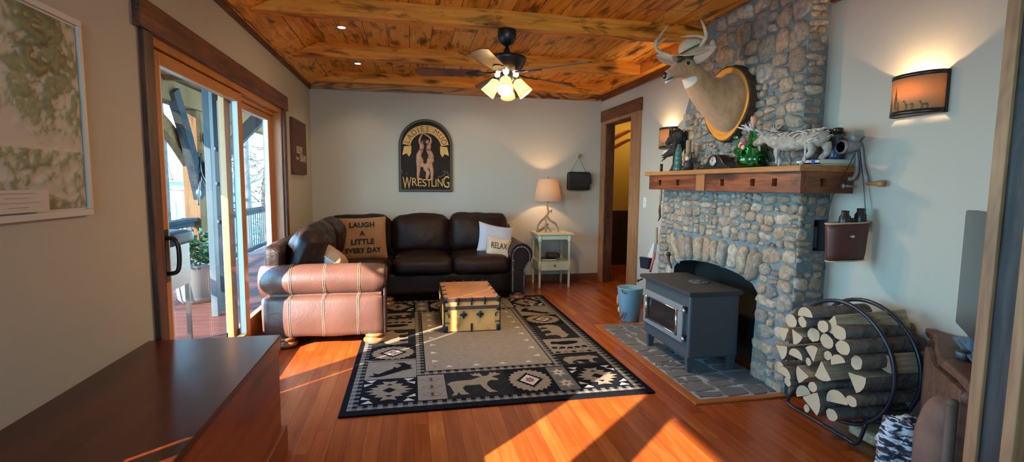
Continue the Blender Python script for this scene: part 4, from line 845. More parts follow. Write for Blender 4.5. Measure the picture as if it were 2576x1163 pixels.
def cells(u0, u1, v0, v1, rr, amax, asp=1.9):
    w, h = u1-u0, v1-v0
    if w*h < amax*rr.uniform(.45, 1.5) and w < h*2.9 and h < w*1.15: return [(u0, u1, v0, v1)]
    q = rr.uniform(.36, .64)
    if w > h*asp*rr.uniform(.75, 1.25): k = u0+w*q; return cells(u0, k, v0, v1, rr, amax, asp)+cells(k, u1, v0, v1, rr, amax, asp)
    k = v0+h*q; return cells(u0, u1, v0, k, rr, amax, asp)+cells(u0, u1, k, v1, rr, amax, asp)
def clad(mb, pos, e1, e2, e3, u0, u1, v0, v1, amax, seed, keep=lambda u, v, w, h: True, dep=(.012, .028), gap=.0045, asp=1.9):
    rr = random.Random(seed)
    for (a, b, c_, d_) in cells(u0, u1, v0, v1, rr, amax, asp):
        cu, cv = (a+b)/2+rr.uniform(-.006, .006), (c_+d_)/2+rr.uniform(-.006, .006); w, h = ((b-a)/2-gap*rr.uniform(.4, 1.6))*1.04, ((d_-c_)/2-gap*rr.uniform(.4, 1.6))*1.04
        if w < .012 or h < .010 or not keep(cu, cv, w, h): continue
        stone(mb, pos(cu, cv), w, h, rr.uniform(*dep), e1, e2, e3, rr)
fp = thing('fireplace', (2.3, 3.45, 0), 'grey river stone fireplace and chimney breast on the right wall', 'fireplace')
YN, YF = 2.615, 4.315            # near and far end of the lower mass
def xf(z): return 2.268+.05*min(1, z/1.25)  # battered front face
oy0, oy1, ozs, oza = 2.935, 4.03, .58, .695
def oz(y): q = (y-(oy0+oy1)/2)/((oy1-oy0)/2); return ozs+(oza-ozs)*(1-q*q)**.5 if abs(q) < 1 else 0
m = MB(); NS = 20
front = [(YN, 0), (oy0, 0)] + [(oy0+(oy1-oy0)*i/NS, max(ozs-.0, oz(oy0+(oy1-oy0)*i/NS))) for i in range(NS+1)] + [(oy1, 0), (YF, 0), (YF, 1.258), (YN, 1.258)]
vs = [(xf(z), y, z) for y, z in front]; vs2 = [(XR, y, z) for y, z in front]; k = len(front)
bm_pts = vs+vs2
# front as strips (above and beside the opening)
def quad(y0_, y1_, za0, za1, zb0, zb1): m.add([(xf(za0), y0_, za0), (xf(za1), y1_, za1), (xf(zb1), y1_, zb1), (xf(zb0), y0_, zb0)], [(3, 2, 1, 0)])
quad(YN, oy0, 0, 0, 1.258, 1.258); quad(oy1, YF, 0, 0, 1.258, 1.258)
ys = [oy0+(oy1-oy0)*i/NS for i in range(NS+1)]
for i in range(NS): za = max(ozs, oz(ys[i])); zb = max(ozs, oz(ys[i+1])); quad(ys[i], ys[i+1], za, zb, 1.258, 1.258)
for i in range(NS):
    za = max(ozs, oz(ys[i])); zb = max(ozs, oz(ys[i+1])); m.add([(xf(za), ys[i], za), (xf(zb), ys[i+1], zb), (2.50, ys[i+1], zb), (2.50, ys[i], za)], [(0, 1, 2, 3)], 1)
for y, fl in ((oy0, 1), (oy1, 0)): q = [(xf(0), y, 0), (2.50, y, 0), (2.50, y, ozs), (xf(ozs), y, ozs)]; m.add(q, [(3, 2, 1, 0) if fl else (0, 1, 2, 3)], 1)
m.add([(2.50, oy0, 0), (2.50, oy1, 0), (2.50, oy1, oza), (2.50, oy0, oza)], [(3, 2, 1, 0)], 1)
ny0, ny1, nz0, nz1 = 2.405, XR-.01, .905, 1.10     # niche on the near end (x range, z range)
for (a0_, a1_, b0_, b1_) in ((2.318, ny0, 0, 1.258), (ny1, XR, 0, 1.258), (ny0, ny1, 0, nz0), (ny0, ny1, nz1, 1.258)): m.add([(a0_, YN, b0_), (a1_, YN, b0_), (a1_, YN, b1_), (a0_, YN, b1_)], [(0, 1, 2, 3)])
m.add([(xf(0), YN, 0), (2.318, YN, 0), (2.318, YN, 1.258)], [(0, 1, 2)])
m.add([(xf(0), YF, 0), (XR, YF, 0), (XR, YF, 1.258), (xf(1.258), YF, 1.258)], [(3, 2, 1, 0)])
m.build('surround', [MORT, plain('soot_black', (.012, .011, .010), .95)], fp)
m = MB(); m.box(ny0, ny1, YN+.001, YN+.10, nz0, nz0+.004); m.box(ny0, ny1, YN+.001, YN+.10, nz1-.004, nz1); m.box(ny0, ny0+.004, YN+.001, YN+.10, nz0, nz1); m.box(ny1-.004, ny1, YN+.001, YN+.10, nz0, nz1); m.box(ny0, ny1, YN+.096, YN+.10, nz0, nz1); m.build('niche', plain('niche_dark', (.05, .055, .06), .7), fp)
m = MB(); m.box(ny0+.06, ny1-.01, YN+.06, YN+.075, nz0+.01, nz1-.05); m.build('niche_door', plain('niche_plate', (.22, .26, .28), .6, var=.2, sc=12), fp)
m = MB(); EY, EZ, EX = Vector((0, 1, 0)), Vector((0, 0, 1)), Vector((-1, 0, 0))
def kf(u, v, w, h):
    vr = v-.20 if False else v
    if oy0-.03 < u < oy1+.03: return v-h > max(ozs, oz(min(max(u, oy0+.01), oy1-.01)))+.25
    return True
P_f = lambda u, v: Vector((xf(v), u, v))
clad(m, P_f, EY, EZ, EX, YN+.0, oy0-.005, .0, .90, .021, 21, asp=1.25)
clad(m, P_f, EY, EZ, EX, oy1+.005, YF, .0, .90, .012, 22, asp=1.3)
clad(m, P_f, EY, EZ, EX, YN, YF, .905, 1.25, .0092, 23, asp=1.7)
rr = random.Random(5); y = oy0+.045         # voussoirs over the arch
while y < oy1-.01:
    w_ = rr.uniform(.044, .066); q = (y-(oy0+oy1)/2)/((oy1-oy0)/2); ang = -q*.42; zb = max(ozs, oz(y)); L_ = (.90-zb)/2-.004
    e2 = Vector((0, -math.sin(ang), math.cos(ang))); e1 = Vector((0, math.cos(ang), math.sin(ang))); cz = zb+L_+.002
    stone(m, Vector((xf(cz), y-math.sin(ang)*.0, cz)), w_*.95, L_*rr.uniform(.82, .98), rr.uniform(.03, .05), e1, e2, EX, rr); y += w_*2+.006
EXs, EYn = Vector((1, 0, 0)), Vector((0, -1, 0))
clad(m, lambda u, v: Vector((u, YN, v)), EXs, EZ, EYn, xf(.3)+.005, XR-.022, 0, 1.25, .0085, 24, lambda u, v, w, h: not (u+w > ny0-.005 and v+h > nz0-.008 and v-h < nz1+.008), (.010, .024))
m.build('stonework', ST, fp)
XC = 2.365; CN = 2.705
def cy1(z): return 4.07-(max(0, z-1.95)/.65)*.30
m = MB(); m.add([(XC, CN, 1.40), (XC, 4.07, 1.40), (XC, 4.07, 1.95), (XC, 3.77, 2.60), (XC, CN, 2.60), (XR, CN, 1.40), (XR, 4.07, 1.40), (XR, 4.07, 1.95), (XR, 3.77, 2.60), (XR, CN, 2.60)], [(0, 4, 3, 2, 1), (0, 5, 9, 4), (1, 2, 7, 6), (2, 3, 8, 7)]); m.build('chimney_breast', MORT, fp)
m = MB(); kc = lambda u, v, w, h: u+w*.8 < cy1(v+h*.5)
clad(m, lambda u, v: Vector((XC, u, v)), EY, EZ, EX, 3.30, 4.08, 1.42, 2.0, .0062, 31, kc, (.014, .03), asp=1.4)
clad(m, lambda u, v: Vector((XC, u, v)), EY, EZ, EX, CN, 3.30, 1.42, 2.0, .013, 32, kc, (.016, .034), asp=1.6)
clad(m, lambda u, v: Vector((XC, u, v)), EY, EZ, EX, CN, 4.0, 2.0, 2.58, .030, 33, kc, (.018, .036), asp=1.2)
clad(m, lambda u, v: Vector((u, CN, v)), EXs, EZ, EYn, XC, XR-.02, 1.42, 2.575, .0075, 34, dep=(.008, .018)); m.build('chimney_stonework', ST, fp)
# hearth flagstones, flush with the floor
hs = MB(); hs.box(1.70, 2.32, 2.635, 4.235, 0, .010, 1); rr = random.Random(4)
for (a, b, c_, d_) in cells(1.70, 2.32, 2.64, 4.23, rr, .034, 1.1):
    p = [(a+.009, c_+.009), (b-.009, c_+.009), (b-.009, d_-.009), (a+.009, d_-.009)]; cx, cy = (a+b)/2, (c_+d_)/2
    q = []
    for i in range(4):
        u, v = p[i], p[(i+1) % 4]; q += [(u[0]*.86+v[0]*.14+rr.uniform(-.016, .016), u[1]*.86+v[1]*.14+rr.uniform(-.016, .016)), (u[0]*.2+v[0]*.8+rr.uniform(-.016, .016), u[1]*.2+v[1]*.8+rr.uniform(-.016, .016))]
    hs.poly(q, .010, .016, 0)
FLAG = NT('flagstone'); o_ = FLAG.obj(); fr = FLAG.n('NewGeometry').outputs['Random Per Island']; FLAG.set(col=FLAG.mix(FLAG.noise(o_, 7, 5), FLAG.ramp(fr, [(0, (.085, .085, .09)), (.4, (.15, .135, .125)), (.7, (.10, .11, .12)), (1, (.19, .15, .13))]), (.16, .17, .18)), rough=.5); FLAG.bump(FLAG.noise(o_, 20, 5), .5, .01)
o = hs.build('hearth', [FLAG.mat, plain('hearth_grout', (.30, .35, .38), .85)]); tag(o, 'flush flagstone hearth with pale grout under the wood stove', 'hearth')
t = MB(); t.box(1.645, 1.70, 2.585, 4.285, 0, .012); struct('trim_18', t, wood('hearth_border', [(.3, (.28, .075, .016)), (.7, (.45, .15, .03))], 'y', .35, knots=0), bevel=.002)
t = MB(); t.box(1.70, 2.27, 4.235, 4.285, 0, .012); t.box(1.70, 2.27, 2.585, 2.635, 0, .012); struct('trim_19', t, wood('hearth_border_x', [(.3, (.28, .075, .016)), (.7, (.45, .15, .03))], 'x', .35, knots=0), bevel=.002)
# ------------------------------------------------------------------ mantel
mt = thing('mantel', (2.3, 3.4, 1.26), 'reddish timber mantel shelf with square peg holes over the stone fireplace', 'mantel')
MANT = wood('mantel_timber', [(.26, (.05, .012, .006)), (.45, (.21, .052, .018)), (.65, (.34, .095, .030)), (.9, (.48, .17, .055))], 'y', .42, knots=.8, worn=.6, rings=9)
MANX = wood('mantel_timber_end', [(.22, (.09, .022, .010)), (.45, (.22, .064, .022)), (.7, (.32, .105, .035))], 'x', .42, knots=.7, worn=.6)
def holed(fr_, uu, z0_, z1_, th, holes, nm, mat):
    m = MB(); us = sorted(set([uu[0], uu[1]]+[h for p in holes for h in (p-.022, p+.022)])); zc = (z0_+z1_)/2
    for i in range(len(us)-1):
        a, b = us[i], us[i+1]
        if any(abs((a+b)/2-p) < .01 for p in holes): m.box(a, b, 0, th, z0_, zc-.024, 0, fr_); m.box(a, b, 0, th, zc+.024, z1_, 0, fr_); m.box(a, b, th*.7, th, zc-.024, zc+.024, 0, fr_)
        else: m.box(a, b, 0, th, z0_, z1_, 0, fr_)
    return m.build(nm, mat, mt)
hs5 = [2.66, 2.86, 3.18, 3.78, 4.08]; m = MB(); us = sorted([2.452, 4.285]+[h+d_ for h in hs5 for d_ in (-.022, .022)])
for i in range(len(us)-1):
    a, b = us[i], us[i+1]
    if any(abs((a+b)/2-p) < .01 for p in hs5): m.box(2.15, 2.20, a, b, 1.262, 1.30); m.box(2.15, 2.20, a, b, 1.348, 1.386); m.box(2.185, 2.20, a, b, 1.30, 1.348)
    else: m.box(2.15, 2.20, a, b, 1.262, 1.386)
m.build('front_board', MANT, mt)
m = MB(); m.box(2.143, 2.15, 3.40, 3.50, 1.262, 1.386); m.box(2.141, 2.15, 3.385, 3.40, 1.262, 1.386); m.build('patch_board', wood('mantel_patch', [(.3, (.34, .13, .04)), (.7, (.46, .20, .07))], 'z', .45, knots=.3), mt)
holed(frame((0, 2.452, 0), (1, 0, 0), (0, 1, 0)), (2.2, 2.5), 1.262, 1.386, .05, [2.30], 'end_board', MANX)
m = MB(); m.box(2.2, XR, 4.235, 4.285, 1.262, 1.386); m.box(2.2, 2.36, 2.50, 4.235, 1.262, 1.275); m.build('end_board', MANX, mt)
m = MB(); m.poly([(2.125, 2.435), (XR, 2.435), (XR, 4.52), (2.30, 4.52), (2.125, 4.33)], 1.386, 1.420); m.build('shelf', wood('mantel_shelf', [(.25, (.26, .095, .03)), (.55, (.44, .19, .06)), (.85, (.54, .27, .10))], 'y', .38, knots=.3), mt, bevel=.004)
# ------------------------------------------------------------------ wood stove
sv = thing('wood_stove', (2.03, 3.35, .016), 'dark grey cast iron wood stove with a glass door on the hearth', 'stove')
IRON = plain('stove_iron', (.06, .068, .076), .42, bump=.12, bsc=260, spec=.45); IRONT = plain('stove_top', (.035, .034, .036), .5, bump=.12, bsc=200)
sx0, sx1, sy0, sy1 = 1.845, 2.225, 3.02, 3.685
m = MB(); m.box(sx0, sx1, sy0, sy1, .115, .553); m.build('body', IRON, sv, bevel=.012)
m = MB(); m.box(sx0-.022, sx1+.012, sy0-.022, sy1+.055, .553, .583); m.build('top', IRONT, sv, bevel=.006)
m = MB(); m.lathe([(.075, .583), (.075, .589), (.06, .590)], (2.10, 3.33, 0), 28); m.lathe([(.02, .590), (.02, .596), (.012, .597)], (2.10, 3.33, 0), 14)
for k in range(6): a = k*PI/3; m.box(2.10+.045*math.cos(a)-.008, 2.10+.045*math.cos(a)+.008, 3.33+.045*math.sin(a)-.008, 3.33+.045*math.sin(a)+.008, .589, .593)
m.build('lid_plate', plain('lid_iron', (.09, .09, .10), .4), sv)
for (x, y) in ((sx0+.03, sy0+.03), (sx1-.035, sy0+.03), (sx0+.03, sy1-.06), (sx1-.035, sy1-.06)):
    m = MB(); m.poly([(-.03, .125), (.035, .125), (.018, .016), (-.022, .016)], 0, .035, 0, frame((x, y+.017, 0), (1, 0, 0), (0, 0, 1))); m.build('leg', IRON, sv, bevel=.004)
dy0, dy1, dz0, dz1 = 3.075, 3.66, .215, .475
m = MB(); D_ = frame((sx0-.001, 0, 0), (0, 1, 0), (0, 0, 1))
gy0, gy1, gz0, gz1 = 3.145, 3.60, .255, .43
for (a, b, c_, d_) in ((dy0, dy1, dz0, gz0), (dy0, dy1, gz1, dz1), (dy0, gy0, gz0, gz1), (gy1, dy1, gz0, gz1)): m.box(sx0-.022, sx0+.002, a, b, c_, d_)
sdoor = m.build('door', plain('door_iron', (.20, .21, .22), .4), sv, bevel=.004)
m = MB(); m.box(sx0-.012, sx0-.006, gy0, gy1, gz0, gz1); sg_ = m.build('door_glass', plain('stove_glass', (.018, .016, .018), .12, spec=.6), sdoor)
m = MB()
for y in (gy0, gy1): m.tube([(sx0-.027, y, gz0-.006), (sx0-.027, y, gz1+.006)], .008, 8)
m.tube([(sx0-.025, gy0, gz0), (sx0-.025, gy1, gz0)], .004, 6); m.tube([(sx0-.025, gy0, gz1), (sx0-.025, gy1, gz1)], .004, 6)
m.build('brass_trim', plain('stove_brass', (.70, .55, .36), .22, metal=1.0), sdoor)
for z in (.245, .445):
    m = MB(); m.tube([(sx0-.018, dy0-.014, z-.016), (sx0-.018, dy0-.014, z+.016)], .012, 10); m.build('hinge', plain('hinge_steel', (.6, .6, .6), .25, metal=1.0), sv)
    m = MB(); m.box(sx0-.022, sx0, dy0-.028, dy0, z+.016, z+.028); m.build('hinge_bracket', BLACKM, sv)
m = MB(); m.tube([(sx0-.02, dy0-.012, .27), (sx0-.02, dy0-.012, .42)], .005, 8); m.build('hinge_rod', IRON, sv)
m = MB(); m.tube([(sx0-.02, sy1+.01, .545), (sx0-.06, sy1+.0, .535)], .007, 8); m.ell((sx0-.065, sy1, .535), .012); m.build('damper_handle', BLACKM, sv)
m = MB(); m.tube([(2.34, 3.36, .40), (2.225, 3.36, .40)], .07, 18); m.build('flue_collar', IRONT, sv)
# ------------------------------------------------------------------ ash bucket and hearth tools
bk = thing('ash_bucket', (2.06, 4.40, 0), 'blue grey painted ash bucket standing beside the stove', 'bucket')
m = MB(); m.lathe([(.085, .0), (.09, .004), (.122, .315), (.126, .322), (.117, .322), (.085, .01)], (2.06, 4.42, 0), 26); m.build('pail', plain('bucket_blue', (.20, .38, .46), .45, var=.1, sc=8), bk)
m = MB(); m.tube([(1.945, 4.36, .315), (1.93, 4.30, .30), (1.96, 4.28, .29)], .005, 6); m.build('bail', BLACKM, bk)
m = MB(); m.ell((1.958, 4.47, .19), (.012, .02, .05)); m.build('painted_flower', plain('painted_pink', (.6, .22, .18), .6), bk)
m = MB(); m.ell((1.968, 4.46, .095), (.012, .022, .028)); m.build('painted_flower', plain('painted_yellow', (.62, .45, .08), .6), bk)
m = MB(); m.tube([(1.945, 4.37, .03), (1.955, 4.33, .10)], .010, 8); tag(m.build('fire_lighter', plain('lighter_red', (.35, .07, .06), .5)), 'small red handled fire lighter leaning on the blue bucket', 'lighter')
wh = plain('cord_white', (.75, .75, .75), .6)
br = thing('hearth_broom', (2.31, 4.43, .60), 'hearth broom with pale bristles hanging at the left edge of the stonework', 'broom')
m = MB(); m.tube(catmull([(2.28, 4.36, .90), (2.29, 4.37, .80), (2.30, 4.39, .74)], 4), [.010]*9, 8); m.build('handle', plain('tool_handle', (.40, .20, .10), .5), br)
m = MB(); m.add([(2.30, 4.375, .745), (2.30, 4.40, .745), (2.315, 4.53, .60), (2.305, 4.41, .585), (2.27, 4.375, .745), (2.27, 4.40, .745), (2.28, 4.53, .60), (2.27, 4.41, .585)], [(0, 1, 2, 3), (7, 6, 5, 4), (0, 4, 5, 1), (1, 5, 6, 2), (2, 6, 7, 3), (3, 7, 4, 0)]); m.build('bristles', plain('bristle_white', (.6, .6, .58), .8), br)
sh = thing('ash_shovel', (2.3, 4.45, .50), 'black ash shovel hanging behind the stove by the stonework', 'shovel')
m = MB(); m.tube([(2.29, 4.38, .76), (2.28, 4.44, .58)], .007, 8); m.build('handle', plain('tool_handle2', (.45, .35, .25), .5), sh)
m = MB(); m.add([(2.28, 4.41, .60), (2.28, 4.62, .585), (2.26, 4.57, .48), (2.26, 4.42, .49), (2.24, 4.41, .60), (2.24, 4.62, .585), (2.23, 4.57, .48), (2.23, 4.42, .49)], [(0, 1, 2, 3), (7, 6, 5, 4), (0, 4, 5, 1), (1, 5, 6, 2), (2, 6, 7, 3), (3, 7, 4, 0)]); m.build('blade', plain('shovel_black', (.015, .018, .03), .4), sh)
m = MB(); m.tube([(2.26, 4.34, .66), (2.25, 4.38, .52), (2.25, 4.40, .47)], [.010, .012, .012], 8); tag(m.build('poker_handle', plain('tool_red', (.5, .11, .09), .45)), 'red handled tool hanging next to the black shovel', 'poker')
m = MB(); m.tube([(2.21, 3.93, .585), (2.22, 4.00, .64), (2.225, 4.02, .69)], [.008, .010, .016], 8); m.ell((2.225, 4.02, .695), .02); tag(m.build('fire_poker', BLACKM), 'black fire poker leaning against the stones behind the stove top', 'poker')
fs_ = thing('whisk', (2.32, 4.42, 1.0), 'small wooden handled whisk hanging under the left end of the mantel', 'whisk')
m = MB(); m.tube([(2.30, 4.335, 1.262), (2.30, 4.345, 1.17), (2.30, 4.35, 1.12)], [.012, .014, .006], 8); m.build('handle', plain('pale_bark', (.36, .27, .18), .7, var=.3, sc=30), fs_)
m = MB(); m.tube([(2.30, 4.35, 1.12), (2.31, 4.37, 1.06), (2.31, 4.36, 1.0), (2.31, 4.39, .96)], [.005, .012, .010, .004], 8); m.build('head', plain('whisk_dark', (.09, .03, .02), .8), fs_)
m = MB(); m.tube([(2.30, 4.345, 1.13), (2.30, 4.28, 1.13)], .004, 6); tag(m.build('wall_hook', plain('hook_brass', (.4, .34, .25), .4, metal=.8)), 'small hook on the stone edge holding the whisk', 'hook')
m = MB(); m.tube(catmull([(2.335, 4.34, 1.02), (2.335, 4.36, .90), (2.32, 4.40, .78), (2.30, 4.50, .62)], 5), .004, 6); tag(m.build('white_cord', wh), 'thin white cord hanging down the left edge of the stonework', 'cord')
s = thing('light_switch', (XR, 5.08, 1.11), 'white light switch plate on the wall left of the mantel', 'switch')
m = MB(); m.box(XR-.006, XR, 5.045, 5.115, 1.055, 1.165); m.build('plate', plain('switch_white', (.72, .72, .70), .4), s, bevel=.002); s = s.children[0]; m = MB(); m.box(XR-.014, XR-.006, 5.074, 5.086, 1.10, 1.124); m.build('toggle', plain('switch_white2', (.68, .68, .66), .4), s)
# ------------------------------------------------------------------ deer head on a wood slice
pl = thing('deer_mount', (2.33, 3.40, 1.61), 'mounted whitetail deer head on a bark edged wood slice on the chimney', 'deer mount')
rim = []; NB = 40
def plq(a):
    y = 3.395+.285*math.cos(a); z = 1.90+.275*math.sin(a)
    if math.sin(a) < 0: y = 3.395+.285*math.cos(a)*(1-.30*(-math.sin(a))**1.5)
    return y, z
for i in range(NB): rim.append(plq(2*PI*i/NB))
PF = frame((2.362, 0, 0), (0, 1, 0), (0, 0, 1))       # local z points to +x, so extrude negative
m = MB(); m.poly([(y+.006*math.sin(i*5.1), z+.006*math.cos(i*3.7)) for i, (y, z) in enumerate(rim)], -.075, .0, 0, PF, False); m.build('bark_edge', plain('slice_bark', (.07, .035, .02), .9, var=.4, sc=30, bump=.8, bsc=60), pl)
sl = NT('slice_wood'); o_ = sl.obj(); x_, y_, z_ = sl.sep(o_)[:3]; dd = sl.m('SQRT', sl.m('ADD', sl.m('POWER', y_, 2.0), sl.m('POWER', sl.m('SUBTRACT', z_, .29), 2.0)))
sl.set(col=sl.ramp(sl.m('ADD', sl.m('MULTIPLY', sl.m('SINE', sl.m('MULTIPLY', dd, 190.0)), .07), sl.m('ADD', sl.m('MULTIPLY', dd, 1.6), sl.m('MULTIPLY', sl.noise(o_, 7, 3), .25))), [(.2, (.45, .14, .018)), (.5, (.80, .32, .045)), (.75, (.85, .40, .08))]), rough=.35)
m = MB(); m.poly([(3.395+(y-3.395)*.955, 1.89+(z-1.89)*.955) for y, z in rim], -.079, -.07, 0, PF); m.build('face', sl.mat, pl)
HID = NT('deer_hide'); o_ = HID.obj(); x_, y_, z_ = HID.sep(o_)[:3]
n_ = HID.noise(HID.comb(HID.m('MULTIPLY', x_, 3.0), HID.m('MULTIPLY', y_, 3.0), HID.m('MULTIPLY', z_, 1.2)), 8, 5, .6)
under = HID.n('MapRange', {'Value': HID.m('ADD', HID.m('SUBTRACT', z_, HID.m('MULTIPLY', HID.m('ADD', x_, .55), -.95)), HID.m('MULTIPLY', n_, .10)), 'From Min': .49, 'From Max': .66, 'To Min': 1.0, 'To Max': 0.0}).outputs[0]
pt_ = HID.m('ADD', HID.m('POWER', HID.m('DIVIDE', HID.m('ADD', x_, .400), .050), 2.0), HID.m('POWER', HID.m('DIVIDE', HID.m('SUBTRACT', HID.m('ADD', z_, HID.m('MULTIPLY', x_, -.45)), .592), .036), 2.0)); pm_ = HID.n('MapRange', {'Value': HID.m('ADD', pt_, HID.m('MULTIPLY', n_, .5)), 'From Min': 1.0, 'From Max': 1.5, 'To Min': 1.0, 'To Max': 0.0}).outputs[0]
HID.set(col=HID.mix(pm_, HID.mix(under, HID.ramp(n_, [(.3, (.34, .175, .075)), (.7, (.52, .29, .135))]), HID.ramp(n_, [(.3, (.58, .33, .19)), (.7, (.68, .43, .27))])), (.74, .68, .58)), rough=.85, sheen=.3); HID.bump(HID.noise(o_, 120, 3), .35, .01); HID = HID.mat
DY = 3.35
def body(nm, pts, rad, mat, n=18, sub=5):
    q = catmull(pts, sub); r = lerp_list(rad, len(q)); m = MB(); m.tube(q, r, n); return m.build(nm, mat, pl)
# one continuous surface: plaque -> shoulder -> neck -> head -> muzzle; (half height, half width) per section
sec = [((2.30, 1.905), .215, .200), ((2.26, 1.905), .208, .195), ((2.20, 1.925), .168, .165), ((2.12, 1.962), .128, .130), ((2.06, 2.005), .108, .105), ((2.01, 2.055), .094, .088), ((1.965, 2.108), .080, .078), ((1.93, 2.130), .074, .074), ((1.895, 2.128), .066, .064), ((1.86, 2.112), .052, .050), ((1.825, 2.092), .041, .040), ((1.795, 2.078), .035, .036), ((1.775, 2.068), .026, .028), ((1.768, 2.065), .010, .012)]
dirs_ = [(-1, 0), (-1, .0), (-1, .22), (-1, .5), (-1, .75), (-.9, .95), (-1, .62), (-1, .15), (-1, -.2), (-1, -.42), (-1, -.45), (-1, -.4), (-1, -.4), (-1, -.4)]
def spline(vals, n): v = catmull([tuple(list(a)+[0]*(3-len(a))) if len(a) < 3 else a for a in vals], n); return v
cs = catmull([(a[0][0], a[0][1], 0) for a in sec], 4); rs_ = catmull([(a[1], a[2], 0) for a in sec], 4); ds_ = catmull([(a[0], a[1], 0) for a in dirs_], 4)
m = MB(); vs = []; fs = []; n = 24
for c_, r_, d_ in zip(cs, rs_, ds_):
    d2 = Vector((d_.x, 0, d_.y)).normalized(); upv = Vector((-d2.z, 0, d2.x)); upv = -upv if upv.z < 0 else upv
    for j in range(n):
        a = 2*PI*j/n; vv = upv*(math.sin(a)*r_.x) + Vector((0, 1, 0))*(math.cos(a)*r_.y*(1-.12*max(0, -math.sin(a)))); vs.append(Vector((c_.x, DY, c_.y))+vv)
for i in range(len(cs)-1):
    for j in range(n): fs.append((i*n+j, i*n+(j+1) % n, (i+1)*n+(j+1) % n, (i+1)*n+j))
fs.append(tuple(range((len(cs)-1)*n, len(cs)*n))); m.add(vs, fs, 0, True); m.noisy(.004, 9, 1); m.build('head_and_neck', HID, pl)
def deer_patch(nm, c, r, mat, M=None): m = MB(); m.ell(c, r, 16, 10, 0, M, .08); return m.build(nm, mat, pl)
WHF = plain('white_fur', (.66, .60, .50), .9, bump=.3, bsc=140); DKF = plain('dark_fur', (.07, .04, .025), .9, var=.3, sc=30); NOSE = plain('deer_nose', (.014, .014, .018), .35)
deer_patch('chin', (1.812, DY, 2.040), (.040, .026, .014), WHF, RY(-22))
deer_patch('muzzle_band', (1.800, DY, 2.078), (.020, .038, .034), plain('muzzle_fur', (.40, .34, .28), .9))
deer_patch('nose', (1.774, DY, 2.076), (.018, .027, .024), NOSE)
deer_patch('mouth', (1.808, DY, 2.054), (.034, .0385, .004), NOSE, RY(-25))
deer_patch('forehead', (1.885, DY, 2.172), (.055, .046, .022), DKF, RY(-32))
deer_patch('crown', (1.945, DY, 2.200), (.040, .060, .022), DKF)
for s in (-1, 1):
    deer_patch('eye_ring', (1.915, DY+s*.058, 2.150), (.024, .014, .020), plain('eye_ring_fur', (.46, .36, .25), .9)); deer_patch('eye', (1.911, DY+s*.064, 2.152), (.015, .011, .014), plain('deer_eye', (.006, .004, .004), .08))
    deer_patch('nostril', (1.762, DY+s*.016, 2.078), (.006, .006, .008), plain('nostril', (.004, .004, .004), .6))
def ear(base, tip, w, nm, face):
    b, t = Vector(base), Vector(tip); ax = (t-b); L_ = ax.length; ax.normalize(); fv = Vector(face); fv = (fv-ax*fv.dot(ax)).normalized(); sd_ = ax.cross(fv)
    for kind in (0, 1):
        vs = []; fs = []; nu, nv = 8, 10
        for i in range(nv+1):
            v = i/nv; ww = w*math.sin(PI*min(1, .12+.88*v))**.7 if v < .999 else .001
            for j in range(nu+1):
                u = -1+2*j/nu; vs.append(b+ax*(v*L_)+sd_*(u*ww*(1-.15*kind))+fv*(.35*ww*u*u+(.002 if kind else -.003)))
        for i in range(nv):
            for j in range(nu): a = i*(nu+1)+j; fs.append((a, a+1, a+nu+2, a+nu+1))
        m = MB(); m.add(vs, fs, 0, True); o = m.build(('ear', 'ear_inside')[kind], (plain('ear_fur', (.34, .24, .15), .9), plain('ear_pink', (.56, .40, .31), .9))[kind], o if kind else pl)
        s_ = o.modifiers.new('thick', 'SOLIDIFY'); s_.thickness = .003
ear((1.905, 3.405, 2.175), (1.79, 3.535, 2.262), .036, 'ear', (-.6, -.8, .2)); ear((1.955, 3.275, 2.165), (2.045, 3.16, 2.245), .048, 'ear', (-.8, -.6, .1))
def antler(pts, r): q = catmull(pts, 6); m = MB(); m.tube(q, lerp_list(r, len(q)), 10); return m
APAL = plain('pale_antler', (.60, .50, .36), .45, var=.22, sc=16)
m = antler([(1.895, 3.395, 2.205), (1.85, 3.45, 2.245), (1.79, 3.50, 2.285), (1.768, 3.50, 2.335), (1.80, 3.50, 2.39), (1.855, 3.49, 2.465)], [.015, .014, .013, .012, .010, .003]); m2 = antler([(1.775, 3.50, 2.325), (1.81, 3.50, 2.35), (1.86, 3.49, 2.385)], [.010, .008, .003]); m3 = antler([(1.768, 3.50, 2.33), (1.765, 3.51, 2.36)], [.009, .003])
for q in (m2, m3): m.add(q.v, q.f, 0, True)
m.build('antler', APAL, pl)
m = antler([(1.93, 3.31, 2.215), (1.975, 3.25, 2.265), (1.985, 3.20, 2.31), (1.965, 3.19, 2.37), (1.94, 3.20, 2.425)], [.015, .014, .014, .010, .003]); m2 = antler([(1.985, 3.21, 2.305), (1.93, 3.20, 2.315), (1.86, 3.20, 2.310), (1.80, 3.20, 2.302)], [.012, .011, .008, .003])
m.add(m2.v, m2.f, 0, True); m.build('antler', APAL, pl)
HATM = plain('cream_felt', (.60, .50, .32), .9, var=.1, sc=12, bump=.2, bsc=150)
ht = thing('felt_hat', (1.95, 3.32, 2.23), 'cream felt hat with a dark cord hung over the deer antlers', 'hat')
m = MB(); Mh = RY(-24) @ RX(-8)
m.ell((1.965, 3.33, 2.285), (.105, .088, .068), 20, 12, 0, Mh, .10, 1, 3); m.build('crown', HATM, ht)
m = MB(); vs = []; fs = []; n = 32
for i in range(5):
    r = .82+.13*i
    for j in range(n): a = 2*PI*j/n; vs.append(T(1.962, 3.33, 2.25) @ Mh @ Vector((.112*r*math.cos(a)*1.02, .098*r*math.sin(a), -.006*i+.016*i*math.cos(2*a)*.8+.006*math.sin(3*a)*i*.5)))
for i in range(4):
    for j in range(n): fs.append((i*n+j, i*n+(j+1) % n, (i+1)*n+(j+1) % n, (i+1)*n+j))
